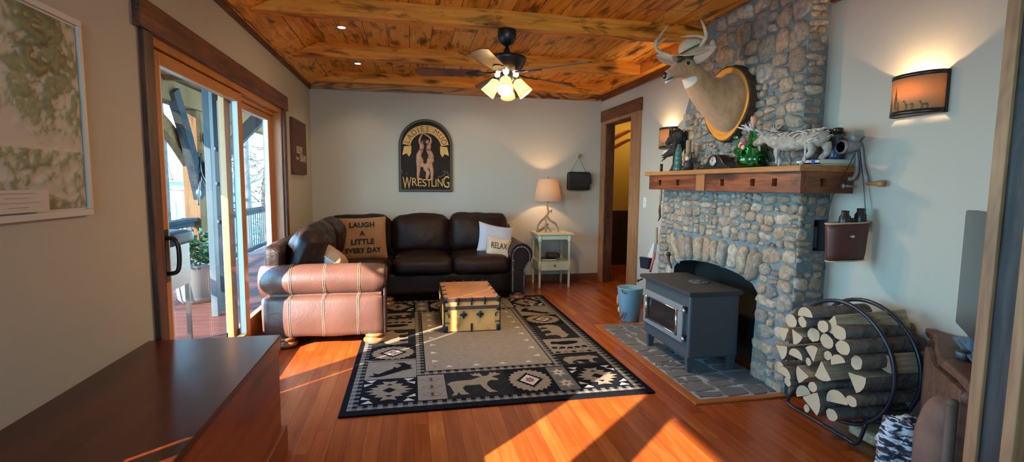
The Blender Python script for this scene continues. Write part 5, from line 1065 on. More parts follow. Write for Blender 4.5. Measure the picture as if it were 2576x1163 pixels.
m.add(vs, fs, 0, True); o = m.build('brim', HATM, ht); s_ = o.modifiers.new('thick', 'SOLIDIFY'); s_.thickness = .004
m = MB(); m.ell((2.055, 3.225, 2.255), (.040, .018, .052), 18, 10, 0, RZ(30) @ RY(10), .12, 1, 8); m.build('brim_flap', HATM, ht)
m = MB(); q = [T(1.962, 3.33, 2.252) @ Mh @ Vector((.108*math.cos(2*PI*j/24), .092*math.sin(2*PI*j/24), .006)) for j in range(24)]; m.tube(q, .004, 6, 0, False, True); m.build('hat_cord', plain('hat_cord', (.05, .035, .025), .8), ht)
# ------------------------------------------------------------------ mantel objects
ZM = 1.4205
GRG = NT('green_glass'); GRG.set(col=(.30, .80, .46), rough=.02, trans=1.0, ior=1.35); GRG = GRG.mat
jg = thing('green_glass_jug', (2.25, 3.01, ZM), 'round green glass wine jug with a spout and a pink stopper', 'jug')
prj = [(.070, .0), (.096, .012), (.107, .045), (.104, .085), (.084, .125), (.056, .155), (.036, .18), (.026, .21), (.021, .25), (.019, .262), (.024, .268)]
m = MB(); m.lathe(prj+[(.018, .268), (.016, .25), (.021, .205), (.032, .178), (.052, .150), (.080, .120), (.100, .084), (.103, .046), (.091, .016), (.066, .006)], (2.25, 3.01, ZM), 36); m.build('jug_body', GRG, jg)
m = MB(); m.tube(catmull([(2.20, 3.07, ZM+.13), (2.195, 3.10, ZM+.165), (2.195, 3.105, ZM+.20), (2.19, 3.12, ZM+.215)], 5), lerp_list([.022, .012, .010, .014], 16), 12); m.build('spout', GRG, jg)
m = MB(); m.ell((2.165, 3.01, ZM+.115), (.045, .055, .038), 18, 12); m.build('ice_pocket', GRG, jg)
m = MB(); m.lathe([(.010, .262), (.016, .285), (.024, .33), (.020, .345), (.0, .346)], (2.25, 3.01, ZM), 16, caps=False); m.build('stopper', plain('pink_stopper', (.60, .26, .18), .4), jg)
m = MB(); m.ell((2.135, 2.975, ZM+.145), (.010, .024, .022)); m.ell((2.13, 2.945, ZM+.132), (.010, .018, .016)); m.build('cork_tag', plain('cork_tag', (.62, .48, .34), .7), jg)
m = MB(); m.ell((2.128, 2.962, ZM+.138), (.012, .014, .018)); m.tube([(2.13, 2.962, ZM+.14), (2.14, 2.925, ZM+.19)], .004, 6); m.build('red_ribbon', plain('red_ribbon', (.55, .03, .05), .5), jg)
ck = thing('mantel_clock', (2.27, 3.40, ZM), 'black humped mantel clock with a small round white dial', 'clock')
m = MB(); pts = [(-.19, 0), (-.19, .014), (-.15, .022), (-.105, .05), (-.075, .085), (-.04, .105), (0, .112), (.04, .105), (.075, .085), (.105, .05), (.15, .022), (.19, .014), (.19, 0)]
m.poly(pts, 0, .09, 0, frame((2.31, 3.395, ZM), (0, 1, 0), (0, 0, 1)) @ T(0, 0, 0)); 
m.v = [(x-.0 if False else x-.09, y, z) for x, y, z in m.v]; m.build('case', plain('clock_black', (.014, .012, .013), .35), ck, bevel=.004)
m = MB(); m.tube([(2.2185, 3.40, ZM+.062), (2.2135, 3.40, ZM+.062)], .034, 24); dl_ = m.build('dial', plain('clock_dial', (.50, .50, .47), .5), ck)
m = MB(); q = [(2.214, 3.40+.036*math.cos(R(a)), ZM+.062+.036*math.sin(R(a))) for a in range(0, 360, 15)]; m.tube(q, .004, 8, 0, False, True); m.build('bezel', plain('clock_bezel', (.45, .42, .36), .25, metal=1.0), ck)
m = MB(); m.box(2.2115, 2.213, 3.398, 3.402, ZM+.062, ZM+.088); m.tube([(2.2122, 3.40, ZM+.062), (2.2122, 3.418, ZM+.068)], .0018, 5); m.build('clock_hand', BLACKM, dl_)
# driftwood moose
ms = thing('driftwood_moose', (2.25, 2.64, ZM), 'pale driftwood moose sculpture with a broad antlered head on the mantel', 'sculpture')
DRM = plain('driftwood', (.40, .35, .30), .85, var=.35, sc=26, bump=.9, bsc=55); DRL = plain('driftwood_pale', (.56, .52, .47), .85, var=.2, sc=30, bump=.6, bsc=60)
m = MB(); q = catmull([(2.26, 2.405, ZM+.150), (2.26, 2.43, ZM+.152), (2.26, 2.50, ZM+.150), (2.26, 2.60, ZM+.146), (2.255, 2.70, ZM+.152), (2.25, 2.78, ZM+.165), (2.245, 2.85, ZM+.185), (2.24, 2.91, ZM+.178), (2.235, 2.965, ZM+.150), (2.235, 2.985, ZM+.145)], 4); m.tube(q, lerp_list([(.012, .012), (.045, .038), (.058, .048), (.055, .046), (.064, .048), (.056, .040), (.038, .030), (.034, .028), (.024, .022), (.010, .010)], len(q)), 14)
for (y, dx, top, k) in ((2.735, -.025, .13, 0), (2.72, .03, .13, 0), (2.50, -.03, .12, 1), (2.455, .03, .12, 1)):
    kn = .02 if k else -.012; m.tube(catmull([(2.255+dx, y-(.02 if k else 0), ZM+top), (2.255+dx, y-kn*1.4, ZM+.075), (2.255+dx, y+kn, ZM+.035), (2.255+dx, y+kn*.6+(.03 if k and dx < 0 else 0), ZM+.0)], 4), lerp_list([.030, .018, .013, .014], 13), 8)
m.noisy(.006, 28, 3.0); m.build('body', DRM, ms)
m = MB(); r2 = random.Random(9)
for k in range(150):      # sticks that clad the body
    y = r2.uniform(2.42, 2.95); a = r2.uniform(-.3, PI*.95) if r2.random() < .8 else r2.uniform(0, 2*PI); base = ZM+.150+(.02 if y > 2.78 else 0)+(.02 if y > 2.85 else 0); rad = .054 if y < 2.8 else .034
    p = Vector((2.255-math.cos(a)*rad*.86, y, base+math.sin(a)*rad)); d = Vector((r2.uniform(-.05, .05), r2.uniform(.6, 1), r2.uniform(-.35, .25))).normalized()*r2.uniform(.010, .022); m.tube([p-d, p+Vector((-.003, 0, .001)), p+d], [.002, .0050, .002], 5)
for (y, dx) in ((2.735, -.04), (2.50, -.045)):
    for k in range(8): z = ZM+.015+k*.014; m.tube([(2.255+dx, y-.008, z), (2.255+dx-.004, y, z+.014), (2.255+dx, y+.006, z+.024)], [.002, .006, .002], 5)
m.build('bark_sticks', DRL, ms)
m = MB()
for s in (-1, 1):
    bx = 2.24+s*.035; m.tube(catmull([(2.24+s*.02, 2.865, ZM+.205), (bx+s*.03, 2.87, ZM+.235), (bx+s*.06, 2.90, ZM+.245)], 4), .009, 8)
    for k in range(5): a = -.9+k*.45; m.tube([(bx+s*.05, 2.88+.01*k, ZM+.24), (bx+s*.065+a*.01, 2.86+.035*k, ZM+.262+.012*(k % 2)), (bx+s*.07, 2.855+.042*k, ZM+.285-.008*abs(k-2))], [.008, .007, .003], 6)
m.build('antlers', DRL, ms)
m = MB(); m.tube([(2.235, 2.925, ZM+.150), (2.235, 2.922, ZM+.125), (2.235, 2.915, ZM+.108)], [.006, .008, .003], 6); m.tube([(2.235, 2.975, ZM+.155), (2.232, 2.96, ZM+.135), (2.235, 2.925, ZM+.13)], [.005, .006, .004], 6); m.build('jaw', DRL, ms)
m = MB(); m.tube([(2.26, 2.405, ZM+.155), (2.26, 2.385, ZM+.16)], [.006, .002], 5); m.build('tail', DRL, ms)
# carved black root bird figure, bottle, candle, etc.
bt = thing('root_sculpture', (2.30, 4.09, ZM), 'tall dark gnarled root sculpture at the left end of the mantel', 'sculpture')
RTM = plain('black_root', (.022, .017, .013), .75, var=.5, sc=40, bump=1.0, bsc=50)
m = MB(); m.tube(catmull([(2.30, 4.09, ZM), (2.30, 4.085, ZM+.06), (2.30, 4.07, ZM+.14), (2.30, 4.06, ZM+.22), (2.30, 4.06, ZM+.29)], 5), lerp_list([.055, .030, .035, .055, .04], 21), 12)
m.ell((2.29, 4.07, ZM+.305), (.055, .105, .062), 18, 12, 0, None, .25, 1, 4); m.tube(catmull([(2.29, 4.15, ZM+.29), (2.28, 4.19, ZM+.275), (2.27, 4.20, ZM+.245)], 4), [.035]*4+[.025]*4+[.01], 10)
m.tube(catmull([(2.29, 4.06, ZM+.18), (2.26, 4.13, ZM+.165), (2.25, 4.20, ZM+.14)], 4), lerp_list([.035, .03, .02], 9), 10)
for dz in (.0, .012, -.014): m.tube([(2.25, 4.19, ZM+.14+dz), (2.24, 4.245, ZM+.125+dz*2.2)], [.011, .002], 6)
r2 = random.Random(2)
for k in range(70):
    a, b = r2.uniform(0, 2*PI), r2.uniform(.02, .36); w_ = .035+.05*(b > .22); p = Vector((2.295+math.cos(a)*w_*.7, 4.07+math.sin(a)*w_, ZM+b)); d = Vector((r2.uniform(-.3, .3), r2.uniform(-.5, .5), 1)).normalized()*.03; m.tube([p-d, p, p+d], [.003, .008, .003], 5)
m.noisy(.008, 30, 6); m.build('body', RTM, bt)
gb = thing('green_bottle', (2.23, 3.925, ZM), 'small ribbed green glass bottle beside the root sculpture', 'bottle')
m = MB(); pr = [(.036, 0), (.040, .006), (.040, .045), (.030, .052), (.034, .06), (.034, .09), (.028, .096), (.032, .104), (.031, .13), (.025, .137), (.029, .145), (.026, .17), (.020, .178), (.023, .186), (.018, .20), (.013, .208), (.013, .222), (.016, .226)]
m.lathe(pr, (2.23, 3.925, ZM), 20); BG = NT('teal_glass'); BG.set(col=(.22, .55, .46), rough=.04, trans=.8, ior=1.45); m.build('body', BG.mat, gb)
cb = thing('wooden_candlestick', (2.25, 3.78, ZM), 'rough wooden stick holder with a dark base next to the green bottle', 'candlestick')
m = MB(); m.lathe([(.040, 0), (.040, .07), (.024, .085), (.018, .10)], (2.25, 3.80, ZM), 16); m.build('base', plain('dark_base', (.025, .022, .022), .5), cb)
m = MB(); m.tube([(2.235, 3.79, ZM+.085), (2.235, 3.79, ZM+.115)], .016, 10); m.build('collar', plain('white_collar', (.62, .60, .58), .5), cb)
m = MB(); m.tube([(2.235, 3.79, ZM+.115), (2.235, 3.785, ZM+.16), (2.235, 3.78, ZM+.245), (2.235, 3.78, ZM+.25)], [.014, .020, .022, .014], 10); m.build('stick', plain('bark_stick', (.30, .21, .14), .8, var=.3, sc=20), cb)
m = MB(); m.tube([(2.27, 3.855, ZM+.11), (2.255, 3.855, ZM+.11)], .040, 18); m.tube([(2.27, 3.855, ZM), (2.27, 3.855, ZM+.08)], .012, 8); tag(m.build('agate_slice', plain('orange_agate', (.60, .22, .05), .25)), 'small round orange stone slice standing behind the green bottle', 'stone')
m = MB(); m.tube([(2.24, 4.235, ZM), (2.24, 4.235, ZM+.072)], .013, 12); tag(m.build('black_candle', plain('black_candle', (.012, .010, .010), .5)), 'short black candle stub at the far left of the mantel', 'candle')
# books, binoculars, grinder
def book(y0_, y1_, x0_, x1_, z0_, z1_, colr, lab, nm):
    b = thing('book', ((x0_+x1_)/2, (y0_+y1_)/2, z0_), lab, 'book', 'books on the right end of the mantel'); t_ = .004
    m = MB(); m.box(x0_, x1_, y0_, y1_, z0_, z0_+t_); m.box(x0_, x1_, y0_, y1_, z1_-t_, z1_); m.box(x0_, x0_+t_, y0_, y1_, z0_, z1_); m.build('cover', plain(nm, colr, .5), b)
    m = MB(); m.box(x0_+t_, x1_-.004, y0_+.004, y1_-.004, z0_+t_, z1_-t_); m.build('pages', plain('paper', (.7, .66, .56), .8), b)
book(2.455, 2.60, 2.27, 2.49, ZM, ZM+.012, (.60, .40, .08), 'thin yellow book at the bottom under the white and blue book', 'book_yellow')
book(2.45, 2.62, 2.26, 2.50, ZM+.012, ZM+.036, (.55, .62, .66), 'white and blue book lying on the yellow book under the binoculars', 'book_white')
m = MB(); m.box(2.2585, 2.50, 2.48, 2.505, ZM+.0115, ZM+.0365); o = m.build('blue_band', plain('book_blue', (.03, .10, .45), .5), bpy.data.objects['book.002'] if 'book.002' in bpy.data.objects else None)
bn = thing('binoculars', (2.44, 2.55, ZM+.036), 'black and blue binoculars standing on the books at the mantel end', 'binoculars')
BLU = plain('bino_blue', (.035, .06, .13), .35)
for s, yy in ((0, 2.515), (1, 2.585)):
    m = MB(); m.lathe([(.034, 0), (.036, .02), (.033, .07), (.026, .09), (.024, .12)], (2.43, yy, ZM+.0365), 18); m.build('barrel', BLU if s == 0 else BLACKM, bn)
    m = MB(); m.rbox((2.43, yy, ZM+.155), (.055, .06, .06), .014, 5); m.build('prism_housing', BLACKM if s else plain('bino_teal', (.05, .09, .12), .35), bn)
    m = MB(); m.lathe([(.018, .185), (.025, .188), (.027, .215), (.024, .22)], (2.43, yy-.004+.006*s, ZM), 16); m.build('eyepiece', BLACKM, bn)
m = MB(); m.box(2.415, 2.44, 2.53, 2.57, ZM+.12, ZM+.165); m.tube([(2.43, 2.55, ZM+.10), (2.43, 2.55, ZM+.18)], .012, 10); m.build('bridge', BLACKM, bn)
mg = thing('meat_grinder', (2.47, 2.44, ZM), 'old grey cast metal hand grinder clamped to the right end of the mantel', 'grinder')
GRM = plain('cast_grey_metal', (.30, .31, .33), .4, metal=.25, var=.25, sc=25)
m = MB(); m.tube([(2.385, 2.44, ZM+.105), (2.40, 2.44, ZM+.105), (2.47, 2.43, ZM+.11), (2.50, 2.43, ZM+.112)], [.030, .036, .034, .026], 16); m.tube([(2.40, 2.44, ZM+.105), (2.385, 2.44, ZM+.105)], .040, 16); m.build('barrel', GRM, mg)
m = MB(); m.lathe([(.026, .12), (.030, .14), (.050, .165), (.048, .166), (.026, .14)], (2.465, 2.435, ZM), 18); m.build('hopper', GRM, mg)
m = MB(); m.tube(catmull([(2.47, 2.425, ZM+.09), (2.475, 2.415, ZM+.04), (2.47, 2.405, ZM-.03), (2.45, 2.405, ZM-.07), (2.42, 2.41, ZM-.075)], 5), .011, 8); m.build('clamp', GRM, mg)
m = MB(); m.tube([(2.46, 2.41, ZM-.115), (2.39, 2.41, ZM-.115)], .007, 8); m.tube([(2.385, 2.41, ZM-.115), (2.39, 2.41, ZM-.115)], .014, 8); m.build('clamp_screw', GRM, mg)
m = MB(); m.tube(catmull([(2.485, 2.425, ZM+.11), (2.488, 2.405, ZM+.10), (2.488, 2.39, ZM+.02), (2.485, 2.36, ZM-.06), (2.482, 2.345, ZM-.10)], 5), .010, 8); m.build('crank', GRM, mg)
m = MB(); m.tube([(2.482, 2.345, ZM-.10), (2.480, 2.30, ZM-.10), (2.478, 2.265, ZM-.10), (2.478, 2.245, ZM-.10), (2.478, 2.24, ZM-.10)], [.010, .012, .018, .018, .008], 12); m.build('handle', plain('crank_wood', (.45, .20, .08), .4), mg)
# ------------------------------------------------------------------ leather binocular case
lc = thing('leather_case', (2.38, 2.33, .88), 'open brown leather case hanging on a strap beside the fireplace niche', 'case')
LB = plain('case_leather', (.10, .030, .022), .45, var=.2, sc=8); ed = plain('case_edge', (.55, .40, .26), .6)
a_ = Vector((2.265, 2.375)); b_ = Vector((2.475, 2.315)); cx_, cy_ = (a_+b_)/2; ux = (b_-a_).normalized(); hx = (b_-a_).length/2; vv_ = Vector((-ux.y, ux.x))
def oval(k, z, sh=0): return [(cx_+ux.x*hx*k*math.copysign(abs(math.cos(t))**.75, math.cos(t))+vv_.x*.045*k*math.copysign(abs(math.sin(t))**.75, math.sin(t)), cy_+ux.y*hx*k*math.copysign(abs(math.cos(t))**.75, math.cos(t))+vv_.y*.045*k*math.copysign(abs(math.sin(t))**.75, math.sin(t)), z+sh*math.cos(t)) for t in [2*PI*i/32 for i in range(32)]]
m = MB(); rings_ = [oval(.88, .895, .008), oval(.93, .93, .008), oval(1.0, 1.06, .008), oval(1.02, 1.102, .008), oval(.97, 1.102, .008), oval(.95, 1.05, .008), oval(.88, .91, .008)]; vs = [p for r in rings_ for p in r]; fs = [(i*32+j, i*32+(j+1) % 32, (i+1)*32+(j+1) % 32, (i+1)*32+j) for i in range(6) for j in range(32)]; fs += [tuple(range(31, -1, -1)), tuple(range(6*32, 7*32))]; m.add(vs, fs, 0, True); m.build('body', LB, lc)
m = MB(); m.tube(oval(1.005, 1.103, .008), .005, 6, 0, False, True); m.build('rim', ed, lc); m = MB(); m.tube(oval(.89, .893, .008), .004, 6, 0, False, True); m.build('base_welt', ed, lc)
pc = Vector((cx_, cy_))-vv_*.046; m = MB(); m.ell((pc.x+.01, pc.y, 1.03), (.016, .006, .009)); m.build('snap', plain('snap_steel', (.6, .62, .65), .2, metal=1.0), lc)
m = MB(); m.tube([(2.265, 2.38, 1.10), (2.33, 2.415, 1.25), (2.44, 2.42, 1.44), (2.475, 2.41, 1.53)], [(.006, .002)]*4, 6); m.tube([(2.47, 2.32, 1.10), (2.478, 2.36, 1.30), (2.476, 2.40, 1.50)], [(.005, .002)]*3, 6); m.build('strap', plain('strap_black', (.02, .022, .03), .6), lc)
b2 = thing('small_binoculars', (2.45, 2.36, 1.09), 'black field binoculars resting upright in the open leather case', 'binoculars')
for s, t_ in ((0, -.045), (1, .045)):
    px, py = cx_+ux.x*(t_+.03)*.9, cy_+ux.y*(t_+.03)*.9; m = MB(); m.lathe([(.026, -.10), (.030, .0), (.028, .03), (.018, .045), (.020, .062), (.016, .065)], (px, py, 1.105+.014*s), 14); m.build('barrel', BLACKM, b2)
m = MB(); m.rbox((cx_+ux.x*.03, cy_+ux.y*.03, 1.115), (.05, .03, .03), .01, 4); m.build('bridge', BLACKM, b2)
# ------------------------------------------------------------------ wall sconces
def sconce(yc, lab, nm, trees):
    s = thing('wall_sconce', (XR, yc, 1.655), lab, 'sconce')
    z0_, z1_, ry, rx = 1.660, 1.862, .128, .085
    def hp(k, z, n_=18): return [(XR-.012-rx*k*math.sin(PI*i/n_), yc+ry*k*math.cos(PI*i/n_), z) for i in range(n_+1)]
    def shell(za, zb, k, nme, mat, th=.003):
        m = MB(); a, b = hp(k, za), hp(k, zb); q = len(a); m.add(a+b, [(i, i+1, q+i+1, q+i) for i in range(q-1)], 0, True); o = m.build(nme, mat, s); so2 = o.modifiers.new('thick', 'SOLIDIFY'); so2.thickness = th; so2.offset = 1; return o
    shd = shell(z0_+.018, z1_-.016, 1.0, 'shade', nm)
    shell(z0_, z0_+.022, 1.01, 'bottom_rim', BLACKM, .004); shell(z1_-.020, z1_, 1.01, 'top_rim', BLACKM, .004)
    m = MB(); m.box(XR-.016, XR, yc-ry-.006, yc-ry+.012, z0_, z1_); m.box(XR-.016, XR, yc+ry-.008, yc+ry+.002, z0_, z1_); m.box(XR-.004, XR, yc-ry, yc+ry, z0_, z1_-.02); m.build('back_plate', BLACKM, s)
    m = MB(); q = hp(.99, z0_+.004); m.add(q, [tuple(range(len(q)))]); m.build('bottom', BLACKM, s)
    m = MB(); m.ell((XR-.05, yc, z0_+.085), (.018, .018, .03)); m.build('bulb', emit('sconce_bulb', (1, .6, .25), 5), s)
    # silhouettes of trees and deer on the shade
    m = MB()
    def wrap(u, z, k=1.035): a = PI/2-u/((ry+rx)/2); return (XR-.012-rx*k*math.sin(a), yc+ry*k*math.cos(a), z)
    def sil(pts):
        n_ = len(pts); c = (sum(p[0] for p in pts)/n_, sum(p[1] for p in pts)/n_); vs = [wrap(*p) for p in pts]+[wrap(*c)]; m.add(vs, [(i, (i+1) % n_, n_) for i in range(n_)])
    zb = z0_+.022
    for (u, h, w) in trees:
        for k in range(6): f0 = k/6; sil([(u-w*(1-f0), zb+h*f0), (u+w*(1-f0), zb+h*f0), (u, zb+h*(f0+.30))])
    for (u, sc2) in ((-.02, 1.0), (-.075, .8)):
        sil([(u-.018*sc2, zb+.018*sc2), (u+.016*sc2, zb+.018*sc2), (u+.018*sc2, zb+.032*sc2), (u-.012*sc2, zb+.034*sc2)])
        for d_ in (-.014, -.009, .010, .014): sil([(u+d_*sc2-.0018, zb), (u+d_*sc2+.0018, zb), (u+d_*sc2+.0018, zb+.022*sc2), (u+d_*sc2-.0018, zb+.022*sc2)])
        sil([(u+.012*sc2, zb+.030*sc2), (u+.020*sc2, zb+.030*sc2), (u+.026*sc2, zb+.046*sc2), (u+.032*sc2, zb+.044*sc2), (u+.020*sc2, zb+.052*sc2)])
    m.build('silhouette', plain('tree_silhouette', (.16, .09, .04), .8), shd)
    light('sconce_light', 'POINT', (XR-.05, yc, z1_-.085), 10.0, (1, .66, .34), .012)
AMB = translucent('amber_shade', (.55, .30, .13), .7, .22)
sconce(2.10, 'amber wall sconce with tree and deer silhouettes on the bare wall right of the chimney', AMB, [(.045, .115, .020), (.078, .10, .016), (.115, .07, .02), (.03, .05, .012)])
sconce(4.575, 'amber wall sconce behind the root sculpture left of the chimney', AMB, [(.04, .12, .03), (.085, .09, .025)])
# ------------------------------------------------------------------ ceiling fan
fx_, fy_ = .735, 3.90
fn = thing('ceiling_fan', (fx_, fy_, 2.475), 'black five blade ceiling fan with four glass shades hung from the beam', 'ceiling fan')
m = MB(); m.lathe([(.070, .0), (.073, -.03), (.070, -.06), (.055, -.095), (.030, -.115), (.016, -.12)], (fx_, fy_, 2.475), 28); m.build('canopy', BLACKM, fn)
m = MB(); m.tube([(fx_, fy_, 2.36), (fx_, fy_, 2.27)], .013, 12); m.lathe([(.013, .08), (.022, .065), (.032, .035), (.048, .0)], (fx_, fy_, 2.265), 24); m.build('downrod', BLACKM, fn)
m = MB(); m.lathe([(.05, .108), (.135, .100), (.150, .092), (.152, .080), (.148, .07), (.125, .02), (.095, -.01), (.06, -.015)], (fx_, fy_, 2.175), 40); m.build('motor_housing', BLACKM, fn)
BL_T = wood('fan_blade_wood', [(.3, (.085, .035, .025)), (.7, (.17, .085, .06))], 'x', .4, knots=0)
for k in range(5):
    M = T(fx_, fy_, 2.150) @ RZ(-45+72*k)
    m = MB(); m.poly([(.20, -.048), (.64, -.070), (.70, -.030), (.70, .040), (.655, .068), (.20, .048)], -.003, .003, 0, M @ RX(13)); m.build('blade', BL_T, fn)
    m = MB(); m.tube([M @ Vector((.08, 0, .004)), M @ Vector((.15, 0, .0)), M @ Vector((.20, 0, -.004))], [(.012, .006)]*3, 8); m.poly([(.15, -.014), (.22, -.045), (.30, -.02), (.315, 0), (.30, .02), (.22, .045), (.15, .014)], -.010, -.003, 0, M @ RX(13)); m.build('blade_iron', BLACKM, fn)
m = MB(); m.lathe([(.055, .0), (.060, -.01), (.060, -.055), (.045, -.075), (.02, -.08)], (fx_, fy_, 2.155), 28); m.build('light_kit', BLACKM, fn)
SHG = translucent('cream_glass', (.90, .82, .66), .35, .75)
for k, az in enumerate((-105, -15, 75, 165)):
    d_ = Vector((math.cos(R(az))*.62, math.sin(R(az))*.62, -.78)).normalized(); p0 = Vector((fx_, fy_, 2.115))+Vector((math.cos(R(az)), math.sin(R(az)), 0))*.055
    u_ = d_.orthogonal().normalized(); M = frame(p0+d_*.02, u_, d_.cross(u_)); 
    m = MB(); m.tube([Vector((fx_, fy_, 2.10))+Vector((math.cos(R(az)), math.sin(R(az)), 0))*.03, p0, p0+d_*.03], [.014, .016, .024], 12); m.build('lamp_arm', BLACKM, fn)
    m = MB(); m.lathe([(.026, .012), (.040, .016), (.044, .03), (.048, .075), (.060, .135), (.0585, .135), (.046, .075), (.042, .032), (.03, .02)], (0, 0, 0), 28, 0, M, caps=False); sh_ = m.build('glass_shade', SHG, fn)
    m = MB(); m.ell((0, 0, .050), (.022, .022, .03), 14, 9, 0, M); m.build('bulb', emit('fan_bulb', (1, .86, .66), 10), sh_)
    pb = M @ Vector((0, 0, .102)); light('fan_bulb_light', 'POINT', pb, 34.0, (1, .66, .34), .02)
m = MB(); m.tube([(fx_+.05, fy_-.02, 2.10), (fx_+.05, fy_-.02, 2.02)], .0022, 5); m.ell((fx_+.05, fy_-.02, 2.012), .007); m.build('pull_chain', plain('chain_brass', (.4, .3, .18), .3, metal=.9), fn)
# ------------------------------------------------------------------ recessed lights
for (x, y, lab) in ((-.56, 4.56, 'small recessed ceiling light nearest the sliding door'), (-.56, 5.87, 'recessed ceiling light near the back left corner'), (.765, 5.92, 'recessed ceiling light behind the fan blades')):
    d = thing('recessed_light', (x, y, 2.60), lab, 'ceiling light', 'recessed ceiling lights')
    m = MB(); m.lathe([(.030, -.001), (.045, -.006), (.047, -.001)], (x, y, 2.60), 26, caps=False); m.build('trim_ring', plain('white_ring', (.75, .73, .70), .4), d)
    m = MB(); m.lathe([(.030, -.002), (.001, -.0021)], (x, y, 2.60), 22, caps=False); m.build('lens', emit('downlight_lens', (1, .86, .68), 14), d)
    light('recessed_glow', 'SPOT', (x, y, 2.59), 8, (1, .74, .45), .03, (0, 0, 0), spot_size=R(110), spot_blend=.6)
# ------------------------------------------------------------------ room beyond the doorway
YEL = plain('yellow_wall', (.55, .38, .11), .85); DKW = wood('dark_wainscot', [(.3, (.02, .009, .006)), (.7, (.045, .02, .012))], 'z', .6, plank=.09, knots=.2)
w = MB(); w.box(2.617, 5.0, 7.60, 7.72, 0, 2.72); struct('wall_beyond', w, YEL)
w = MB(); w.box(5.0, 5.1, 4.0, 7.72, 0, 2.72); w.box(2.617, 5.0, 4.0, 4.1, 0, 2.72); w.box(2.50, 2.617, 6.55, 7.72, 0, 2.72); struct('wall_beyond_side', w, YEL)
w = MB(); w.box(2.617, 5.0, 4.1, 7.60, 2.60, 2.72); struct('ceiling_beyond', w, YEL)
w = MB(); w.box(2.617, 5.0, 7.585, 7.60, 0, .885); struct('trim_20', w, DKW)
w = MB(); w.box(3.475, 3.60, 7.57, 7.60, 0, 1.90); w.box(3.465, 3.95, 7.56, 7.60, 1.90, 2.06); struct('trim_21', w, plain('red_brown_trim', (.15, .028, .012), .5))
SKI = plain('reddish_ski_wood', (.22, .05, .015), .4, var=.2, sc=5)
for k, (z0_, lab) in enumerate(((2.03, 'upper curved reddish wooden ski mounted on the yellow wall beyond the doorway'), (1.89, 'lower curved reddish wooden ski mounted on the yellow wall beyond the doorway'))):
    m = MB(); q = catmull([(2.75, 7.575, z0_-.25), (3.0, 7.575, z0_-.10), (3.25, 7.575, z0_+.04), (3.40, 7.575, z0_+.115), (3.46, 7.57, z0_+.13)], 5); m.tube(q, lerp_list([(.012, .055), (.012, .058), (.012, .056), (.012, .04), (.006, .006)], len(q)), 10); tag(m.build('wooden_ski', SKI), lab, 'ski')
pd = thing('pendant_light', (3.50, 7.35, 2.60), 'small glowing pendant light seen through the top of the doorway', 'light')
m = MB(); m.tube([(3.43, 7.2, 2.60), (3.43, 7.2, 2.34)], .012, 8); m.tube([(3.43, 7.2, 2.36), (3.43, 7.2, 2.30)], .025, 10); m.build('stem', BLACKM, pd)
m = MB(); m.lathe([(.075, .0), (.07, -.03), (.045, -.065), (.012, -.085)], (3.43, 7.2, 2.30), 20); m.build('globe', emit('pendant_glow', (1, .78, .30), 9), pd)
light('room_beyond_light', 'POINT', (3.43, 6.9, 2.15), 9, (1, .66, .20), .06)
# ------------------------------------------------------------------ dresser in the left foreground
ds = thing('low_chest', (-.9, 1.3, 0), 'low dark red stained wooden chest against the left wall in the foreground', 'chest')
CHT = wood('chest_top_wood', [(.25, (.05, .009, .003)), (.5, (.105, .019, .006)), (.8, (.16, .033, .009))], 'y', .27, knots=.5, worn=.2, bump=.10, coat=.12, gsc=.5, rings=3, spec=.42)
CHS = wood('chest_side_wood', [(.25, (.12, .022, .007)), (.5, (.25, .052, .014)), (.8, (.36, .095, .026))], 'y', .36, knots=.5, worn=.25, gsc=.5, coat=.2, rings=3)
m = MB(); m.box(XL+.002, -.605, -.2, 2.478, .555, .580); m.build('top', CHT, ds, bevel=.004)
m = MB(); m.box(XL+.004, -.618, -.19, 2.466, .05, .555); m.build('carcass', CHS, ds, bevel=.003)
m = MB(); m.box(XL+.004, -.594, -.2, 2.486, 0, .135); m.build('base_moulding', CHS, ds, bevel=.008)
m = MB(); m.box(-.622, -.610, -.2, 2.472, .512, .555); m.build('lid_rail', CHS, ds, bevel=.003)
# ------------------------------------------------------------------ firewood rack
HX0, HX1, HY, HZ, HR = 2.185, 2.335, 2.155, .395, .312
rk = thing('firewood_rack', (2.25, 2.15, 0), 'round black tubular firewood hoop rack beside the stone fireplace', 'log rack')
RKM = plain('rack_steel', (.012, .016, .028), .32, spec=.6)
for x in (HX0, HX1):
    m = MB(); m.tube([(x, HY+HR*math.cos(2*PI*i/48), HZ+HR*math.sin(2*PI*i/48)) for i in range(48)], .0105, 10, 0, False, True); m.build('hoop', RKM, rk)
    dx = -.0 if x == HX0 else .06
    m = MB(); m.tube(catmull([(x, HY+.235, HZ-.21), (x+dx, HY+.30, .09), (x+dx, HY+.33, .03), (x+dx, HY+.29, .010), (x+dx, HY+.15, .010), (x+dx, HY-.08, .010), (x+dx, HY-.135, .012), (x+dx, HY-.16, .05), (x, HY-.185, HZ-.255)], 5), .0095, 10); m.build('foot', RKM, rk)
for a in (-150, -90, -35):
    m = MB(); m.tube([(HX0, HY+HR*math.cos(R(a)), HZ+HR*math.sin(R(a))), (HX1, HY+HR*math.cos(R(a)), HZ+HR*math.sin(R(a)))], .006, 8); m.build('cross_bar', RKM, rk)
LOGB = NT('log_bark'); o_ = LOGB.obj(); LOGB.set(col=LOGB.ramp(LOGB.noise(o_, 16, 6, .7), [(.3, (.05, .042, .038)), (.5, (.15, .12, .095)), (.75, (.28, .25, .21))]), rough=.95); LOGB.bump(LOGB.noise(o_, 40, 5), .9, .012); LOGB = LOGB.mat
